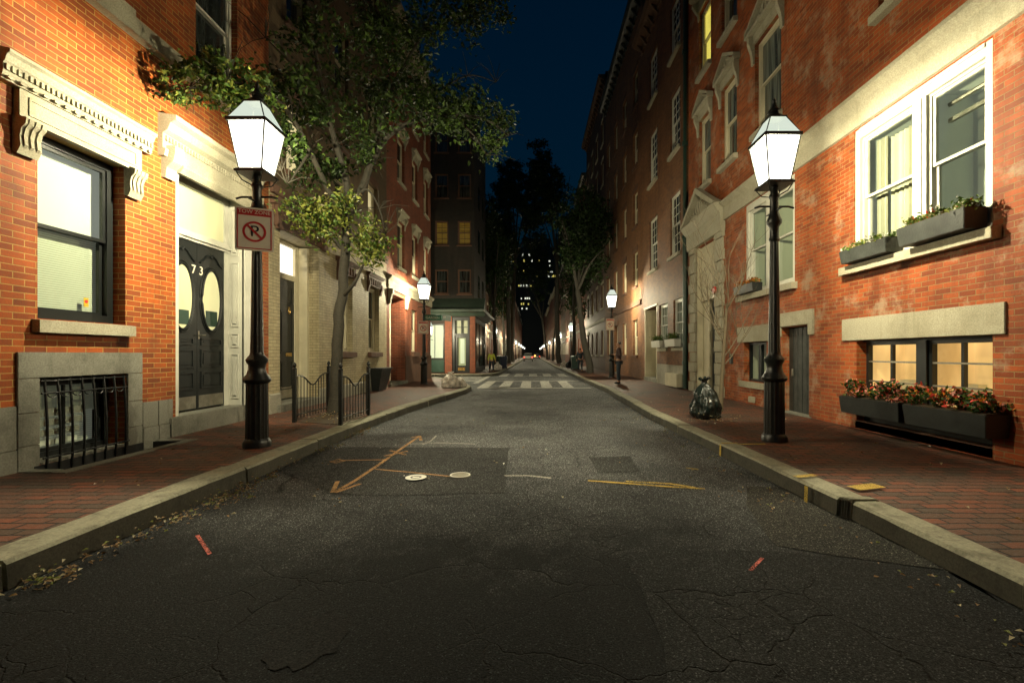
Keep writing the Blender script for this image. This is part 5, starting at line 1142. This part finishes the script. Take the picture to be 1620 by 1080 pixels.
# ------------------------------------------------------------------ rubbish bags
def bag(x, y, z, rx, ry, h, mat, label, seed, knot=True, name='rubbish_bag', tilt=0):
    t = thing(name, (x, y, z), label, 'rubbish bag'); NZ, NA = 46, 96; rr = random.Random(seed)
    prof = [(0, .80), (.05, .98), (.16, 1.06), (.34, 1.02), (.52, .92), (.68, .76), (.80, .54), (.88, .33), (.93, .20), (1.0, .17)] if knot else [(0, .85), (.08, 1.02), (.3, 1.05), (.55, .95), (.75, .75), (.9, .45), (1.0, .05)]
    vs = []; ph = [rr.uniform(0, 6.28) for _ in range(6)]
    for i in range(NZ + 1):
        f = i / NZ
        for (a, wa), (c, wc) in zip(prof, prof[1:]):
            if a <= f <= c: w = wa + (wc - wa) * (f - a) / (c - a); break
        for j in range(NA):
            th = 6.28318 * j / NA; dirv = Vector((math.cos(th), math.sin(th), 0)); q3 = dirv * 1.3 + Vector((seed * 3.1, 0, f * 2.2))
            lump = .20 * noise.noise(q3 * 1.3)
            crease = 0
            for k, (fr, am) in enumerate(((2.2, .13), (4.5, .07), (9, .035))):
                crease -= am * (1 - abs(noise.noise(Vector((dirv.x * fr, dirv.y * fr, f * fr * .8 + seed + k * 7)))) * 2.6)
            pl = .10 * f * f * (abs(math.sin(th * 5.5 + ph[0] + 2.5 * noise.noise(q3))) - .5)
            r = w * (1 + lump * min(1, f * 4 + .3) + crease * min(1, 1.2 - f * .5) + pl)
            vs.append((dirv.x * rx * r + tilt * f ** 1.5, dirv.y * ry * r, f * h * (1 + .05 * noise.noise(q3 * 2)) if f > 0 else 0))
    fs = [(i * NA + j, i * NA + (j + 1) % NA, (i + 1) * NA + (j + 1) % NA, (i + 1) * NA + j) for i in range(NZ) for j in range(NA)] + [tuple(range(NZ * NA, (NZ + 1) * NA))]
    me = bpy.data.meshes.new('sack'); me.from_pydata(vs, [], fs); me.polygons.foreach_set('use_smooth', [True] * len(me.polygons)); link('sack', me, t, m[mat])
    if knot:
        q = MB()
        q.tube([(x + tilt, y, z + h * .97), (x + tilt, y, z + h * 1.02)], [rx * .19, rx * .16], 12)
        for k in range(7): a = 6.283 * k / 7 + rr.uniform(-.3, .3); q.tube([(x + tilt, y, z + h * 1.0), (x + tilt + .05 * math.cos(a), y + .05 * math.sin(a), z + h * 1.04), (x + tilt + .10 * math.cos(a), y + .09 * math.sin(a), z + h * (1.08 + rr.uniform(-.06, .04)))], [.035, .02, .03], 5)
        q.build('knot', m[mat], t, smooth=True)
    return t
bag(PX(1118, 8.5), 8.5, .15, .28, .25, .70, 'bag', 'full black rubbish bag standing on the right pavement before the bare tree', 3, tilt=-.05)
bag(PX(712, 16.2), 16.3, .15, .34, .3, .52, 'clearbag', 'large clear plastic bag of rubbish, the taller of two at the corner kerb', 5, knot=True)
bag(PX(726, 16.3), 16.5, .15, .24, .24, .36, 'clearbag', 'smaller clear plastic bag of rubbish leaning on the taller one at the corner', 6, knot=False)
bag(PX(787, 34), 34, .15, .35, .3, .55, 'clearbag', 'pale rubbish bag on the far left pavement beside the dark bins', 8, knot=True)
bag(PX(902, 40), 40, .15, .4, .4, .65, 'bag', 'black rubbish bag on the far right kerb past the leaning tree', 9, knot=True)
bag(PX(893, 43), 43, .15, .4, .3, .5, 'clearbag', 'pale rubbish bag on the far right kerb past the leaning tree', 10, knot=True)
def wheelie(x, y, label, mat='dkgreen'):
    t = thing('wheeled_bin', (x, y, .15), label, 'bin'); q = MB()
    q.hexa([(x - .22, y - .24, .2), (x + .22, y - .24, .2), (x + .22, y + .2, .2), (x - .22, y + .2, .2), (x - .29, y - .33, 1.13), (x + .29, y - .33, 1.13), (x + .29, y + .33, 1.13), (x - .29, y + .33, 1.13)]); q.build('body', m[mat], t, bevel=.02)
    q = MB(); q.hexa([(x - .31, y - .36, 1.14), (x + .31, y - .36, 1.14), (x + .31, y + .36, 1.14), (x - .31, y + .36, 1.14), (x - .27, y - .3, 1.2), (x + .27, y - .3, 1.2), (x + .27, y + .3, 1.22), (x - .27, y + .3, 1.22)]); q.build('lid', m[mat], t, bevel=.015)
    for s in (-1, 1): q = MB(); q.tube([(x + s * .24 - .03, y + .22, .25), (x + s * .24 + .03, y + .22, .25)], .1, 14); q.build('wheel', m['rubber'], t)
wheelie(PX(797, 37), 37, 'dark wheeled bin nearer the kerb on the far left pavement', 'cardark'); wheelie(PX(789.5, 40), 40, 'dark green wheeled bin by the wall on the far left pavement'); wheelie(PX(909, 36), 36, 'dark green wheeled bin on the far right pavement by the leaning tree')

# ------------------------------------------------------------------ people
def skin_obj(name, nodes, edges, mat, parent, sub=2):
    me = bpy.data.meshes.new(name); off = WL[parent.name if parent.name in WL else root_of(parent).name]
    me.from_pydata([Vector(p) for p, r in nodes], edges, []); o = link(name, me, parent, m[mat])
    sk = o.modifiers.new('skin', 'SKIN'); sk.use_smooth_shade = True
    for i, (p, r) in enumerate(nodes):
        rr = r if isinstance(r, tuple) else (r, r); me.skin_vertices[0].data[i].radius = rr
    me.skin_vertices[0].data[0].use_root = True
    ss = o.modifiers.new('sub', 'SUBSURF'); ss.levels = ss.render_levels = sub
    return o
def person(x, y, z, h, rot, label, top, legs, pose='stand', hairm='hair'):
    t = thing('person', (x, y, z), label, 'person'); t.rotation_euler = (0, 0, rot); k = h / 1.75; t.scale = (k, k, k)
    # pose: local x right, -y forward
    if pose == 'walk': lf, rf = (.09, -.30, .06), (-.09, .28, .10); lk, rk = (.10, -.20, .50), (-.10, .06, .50)
    else: lf, rf = (.12, -.02, .05), (-.11, .02, .05); lk, rk = (.115, -.03, .50), (-.105, -.01, .50)
    le, lh = ((.30, .08, 1.16), (.16, -.17, 1.20)) if pose != 'walk' else ((.26, -.06, 1.12), (.25, -.22, .93))
    re, rh = (-.27, .05, 1.13), (-.27, -.06, .88)
    nodes = [((0, 0, .98), (.155, .11)), ((0, -.01, 1.12), (.14, .10)), ((0, -.01, 1.28), (.16, .11)), ((0, 0, 1.42), (.15, .09)), ((0, 0, 1.50), (.055, .055)), ((0, -.01, 1.56), (.06, .065)), ((0, -.02, 1.64), (.078, .092)), ((0, -.015, 1.71), (.07, .085)),
             ((.18, 0, 1.42), .06), (le, .045), (lh, .032), ((-.18, 0, 1.42), .06), (re, .045), (rh, .032),
             ((.09, 0, .90), .10), (lk, .06), (lf, .042), ((-.09, 0, .90), .10), (rk, .06), (rf, .042),
             ((lf[0], lf[1] - .13, .035), (.04, .03)), ((rf[0], rf[1] - .13, .035), (.04, .03))]
    ed = [(0, 1), (1, 2), (2, 3), (3, 4), (4, 5), (5, 6), (6, 7), (3, 8), (8, 9), (9, 10), (3, 11), (11, 12), (12, 13), (0, 14), (14, 15), (15, 16), (0, 17), (17, 18), (18, 19), (16, 20), (19, 21)]
    for hi, hp, ep in ((10, lh, le), (13, rh, re)):       # palm and five fingers
        d = (Vector(hp) - Vector(ep)).normalized(); sd = d.cross(Vector((0, 0, 1)) if abs(d.z) < .8 else Vector((0, 1, 0))).normalized(); pb = len(nodes)
        nodes.append((tuple(Vector(hp) + d * .06), (.036, .018))); ed.append((hi, pb))
        for f in range(4):
            a = Vector(hp) + d * .10 + sd * (f - 1.5) * .02; b = a + d * (.035 + .006 * (1 - abs(f - 1.5))) + Vector((0, -.01, -.01)); c = b + d * .02 + Vector((0, -.018, -.012)); n0 = len(nodes); nodes += [(tuple(a), .009), (tuple(b), .008), (tuple(c), .007)]; ed += [(pb, n0), (n0, n0 + 1), (n0 + 1, n0 + 2)]
        a = Vector(hp) + d * .05 + sd * .04; n0 = len(nodes); nodes += [(tuple(a), .010), (tuple(a + d * .035 + sd * .012), .009)]; ed += [(pb, n0), (n0, n0 + 1)]
    body = skin_obj('body', nodes, ed, 'skin', t)
    gj = [0, 1, 2, 3, 8, 9, 10, 11, 12, 13]
    nn = [((0, 0, .90), (.18, .135)), ((0, -.01, 1.12), (.165, .125)), ((0, -.01, 1.28), (.18, .13)), ((0, 0, 1.42), (.155, .105)), ((0, .005, 1.50), (.075, .075)), ((.18, 0, 1.42), .078), (le, .062), (tuple(Vector(lh).lerp(Vector(le), .1)), .045), ((-.18, 0, 1.42), .078), (re, .062), (tuple(Vector(rh).lerp(Vector(re), .1)), .045)]
    skin_obj('jacket', nn, [(0, 1), (1, 2), (2, 3), (3, 4), (3, 5), (5, 6), (6, 7), (3, 8), (8, 9), (9, 10)], top, t)
    nn = [((0, 0, .99), (.165, .12)), ((.095, 0, .86), .115), (lk, .078), (tuple(Vector(lf) + Vector((0, .01, .05))), .062), ((-.095, 0, .86), .115), (rk, .078), (tuple(Vector(rf) + Vector((0, .01, .05))), .062)]
    skin_obj('trousers', nn, [(0, 1), (1, 2), (2, 3), (0, 4), (4, 5), (5, 6)], legs, t)
    for f in (lf, rf):
        skin_obj('shoe', [((f[0], f[1] + .05, .045), .05), ((f[0], f[1] - .07, .04), (.05, .042)), ((f[0], f[1] - .17, .035), (.045, .032))], [(0, 1), (1, 2)], 'rubber', t)
    skin_obj('hair', [((0, .02, 1.60), (.07, .07)), ((0, .022, 1.67), (.083, .086)), ((0, .0, 1.735), (.07, .082))], [(0, 1), (1, 2)], hairm, t)
    q = MB(); 
    for s in (-1, 1): q.lathe((s * .03, -.098, 1.645), [(.001, -.008), (.01, -.004), (.01, .004), (.001, .008)], 8)
    off = WL[t.name]; q.v = [(v[0] + off[0], v[1] + off[1], v[2] + off[2]) for v in q.v]; q.build('eyes', m['signblack'], t)
    q = MB(); q.hexa([(-.012, -.105, 1.60), (.012, -.105, 1.60), (.012, -.08, 1.60), (-.012, -.08, 1.60), (-.006, -.103, 1.64), (.006, -.103, 1.64), (.006, -.08, 1.64), (-.006, -.08, 1.64)]); q.box(-.025, .025, -.1, -.085, 1.572, 1.58)
    q.v = [(v[0] + off[0], v[1] + off[1], v[2] + off[2]) for v in q.v]; q.build('nose_and_mouth', m['skin'], t)
    return t
person(PX(979, 18.6), 18.6, .15, 1.72, math.radians(-100), 'person in dark jacket and jeans standing on the right pavement with one elbow bent', 'jacket', 'jeans')
person(PX(777.5, 30.5), 30.5, .15, 1.45, math.radians(20), 'small person in a yellow green top walking on the far left pavement', 'vest', 'jeans', 'walk')
person(PX(917, 31), 30.6, .15, 1.6, math.radians(180), 'person in dark clothes walking away on the far right pavement beside the leaning tree', 'jeans', 'jeans', 'walk')

# ------------------------------------------------------------------ cars
def car(x, y, label, mat, lights='tail', amber=False):
    t = thing('car', (x, y, 0), label, 'car'); F = FA(x, y, 0, 1, 1, 0)   # u along the car, nose away from us
    q = MB(); F.prism(q, [(0, .35), (0, .95), (.15, 1.0), (1.0, 1.05), (3.4, .98), (4.3, .85), (4.45, .6), (4.4, .3), (.1, .28)], -.87, .87); q.build('body', m[mat], t, bevel=.05)
    q = MB(); F.prism(q, [(.25, 1.0), (.8, 1.46), (2.5, 1.48), (3.3, 1.0)], -.72, .72); q.build('cabin', m['dark'], t, bevel=.05)
    q = MB(); F.box(q, .85, 2.4, -.66, .66, 1.47, 1.50); q.build('roof', m[mat], t)
    for u in (.8, 3.6):
        for s in (-.88, .68): q = MB(); q.tube([F.p(u, s, .32), F.p(u, s + .2, .32)], .32, 18); w = q.build('wheel', m['rubber'], t); q = MB(); q.tube([F.p(u, s - .005, .32), F.p(u, s + .205, .32)], .18, 12); q.build('rim', m['steel'], w)
    for s in (-1, 1): q = MB(); F.box(q, -.02, .06, s * .72 - .12, s * .72 + .12, .68, .84); q.build('tail_light', m['tail'], t)
    q = MB(); F.box(q, -.03, .0, -.25, .25, .5, .62); q.build('number_plate', m['signwhite'], t)
    q = MB(); F.box(q, -.05, .1, -.8, .8, .34, .48); q.build('bumper', m['rubber'], t)
    return t
car(-.75, 84, 'pale car driving away in the middle of the far street', 'carwhite')
car(1.2, 120, 'dark car far away on the right side of the street', 'cardark')
wl = thing('warning_light', (.6, 100, 0), 'amber warning light on a low stand in the far street beside the pale car', 'warning light')
q = MB(); q.lathe((.6, 100, 0), [(.25, 0), (.25, .04), (.04, .08), (.03, .8)], 12); q.build('stand', m['rubber'], wl); q = MB(); q.lathe((.6, 100, .8), [(.05, 0), (.16, .08), (.17, .2), (.1, .3), (.01, .34)], 14); q.build('lens', m['amber'], wl)

# ------------------------------------------------------------------ fallen leaves and litter
sp = []; rr = random.Random(9)
for k in range(46):
    y = 2.6 + 5.5 * rr.random() ** 1.2; sp.append(((-2.93 + rr.uniform(-.03, .12) , y, .02), (.10, .14, .004), rr.randint(6, 24), 6, .03))
for k in range(14): y = rr.uniform(3.6, 4.6); sp.append(((-2.85 + rr.uniform(-.05, .15), y, .025), (.12, .12, .01), 16, 6, .03))
for k in range(80):
    y = 1.9 + 12 * rr.random(); sp.append(((2.42 - abs(rr.gauss(0, .16)), y, .02), (.08, .12, .004), rr.randint(2, 6), 4, .03))
tag(rng_leaf_mesh('fallen_leaves', sp, .028, [m['dry'], m['dry2'], m['leaf2']], None, 4, flat=True, wts=[.6, .2, .2]), 'dry fallen leaves gathered in both gutters', kind='stuff')
sp = [((rr.uniform(-2.8, 2.3), 3.8 + 9 * rr.random(), .012), (.4, .4, .002), 3, 3, .05) for k in range(45)] + [((rr.uniform(-5, -3.3), rr.uniform(3, 12), .165), (.3, .3, .002), 3, 3, .05) for k in range(30)] + [((rr.uniform(2.9, 5), rr.uniform(3, 14), .165), (.3, .3, .002), 4, 3, .05) for k in range(45)]
sp += [((-3.75, 8.4, .17), (.4, .5, .004), 120, 20, .08), ((PX(1117, 8.5), 8.2, .165), (.5, .35, .004), 130, 24, .06)]
tag(rng_leaf_mesh('fallen_leaves', sp, .032, [m['dry'], m['dry2'], m['paper']], None, 5, flat=True, wts=[.62, .33, .05]), 'scattered small leaves and paper scraps over road and pavements', kind='stuff')

# ------------------------------------------------------------------ camera, sky
cam = bpy.data.cameras.new('camera'); co = bpy.data.objects.new('camera', cam); COL.objects.link(co)
co.location = (0, 0, CH); co.rotation_euler = (math.radians(90), 0, 0); cam.sensor_width = 36; cam.lens = 36 * F0 / 1620
cam.shift_x = -(CX - 810) / 1620; cam.shift_y = (CY - 540) / 1620; cam.clip_end = 3000; cam.clip_start = .05; S.camera = co
W = bpy.data.worlds.new('World'); S.world = W; W.use_nodes = True; nt = W.node_tree; nt.nodes.clear()
wo = nt.nodes.new('ShaderNodeOutputWorld'); bg = nt.nodes.new('ShaderNodeBackground'); sk = nt.nodes.new('ShaderNodeTexSky')
sk.sky_type = 'NISHITA'; sk.sun_disc = False; sk.sun_elevation = math.radians(SUN_E); sk.sun_rotation = math.radians(200); sk.air_density = 1.0; sk.dust_density = .2; sk.ozone_density = 4.0
nt.links.new(mix(nt, 1, sk.outputs[0], (.1, 1.7, 1.1), 'MULTIPLY'), bg.inputs[0]); bg.inputs[1].default_value = SKY; nt.links.new(bg.outputs[0], wo.inputs[0])
S.view_settings.view_transform = 'Standard'; S.view_settings.look = 'None'; S.view_settings.exposure = 0; S.view_settings.gamma = 1
cy = S.cycles; cy.use_denoising = True; cy.max_bounces = 6; cy.diffuse_bounces = 1; cy.glossy_bounces = 3; cy.transmission_bounces = 4; cy.transparent_max_bounces = 12
cy.sample_clamp_indirect = 3; cy.sample_clamp_direct = 30; cy.caustics_reflective = False; cy.caustics_refractive = False; cy.use_light_tree = True
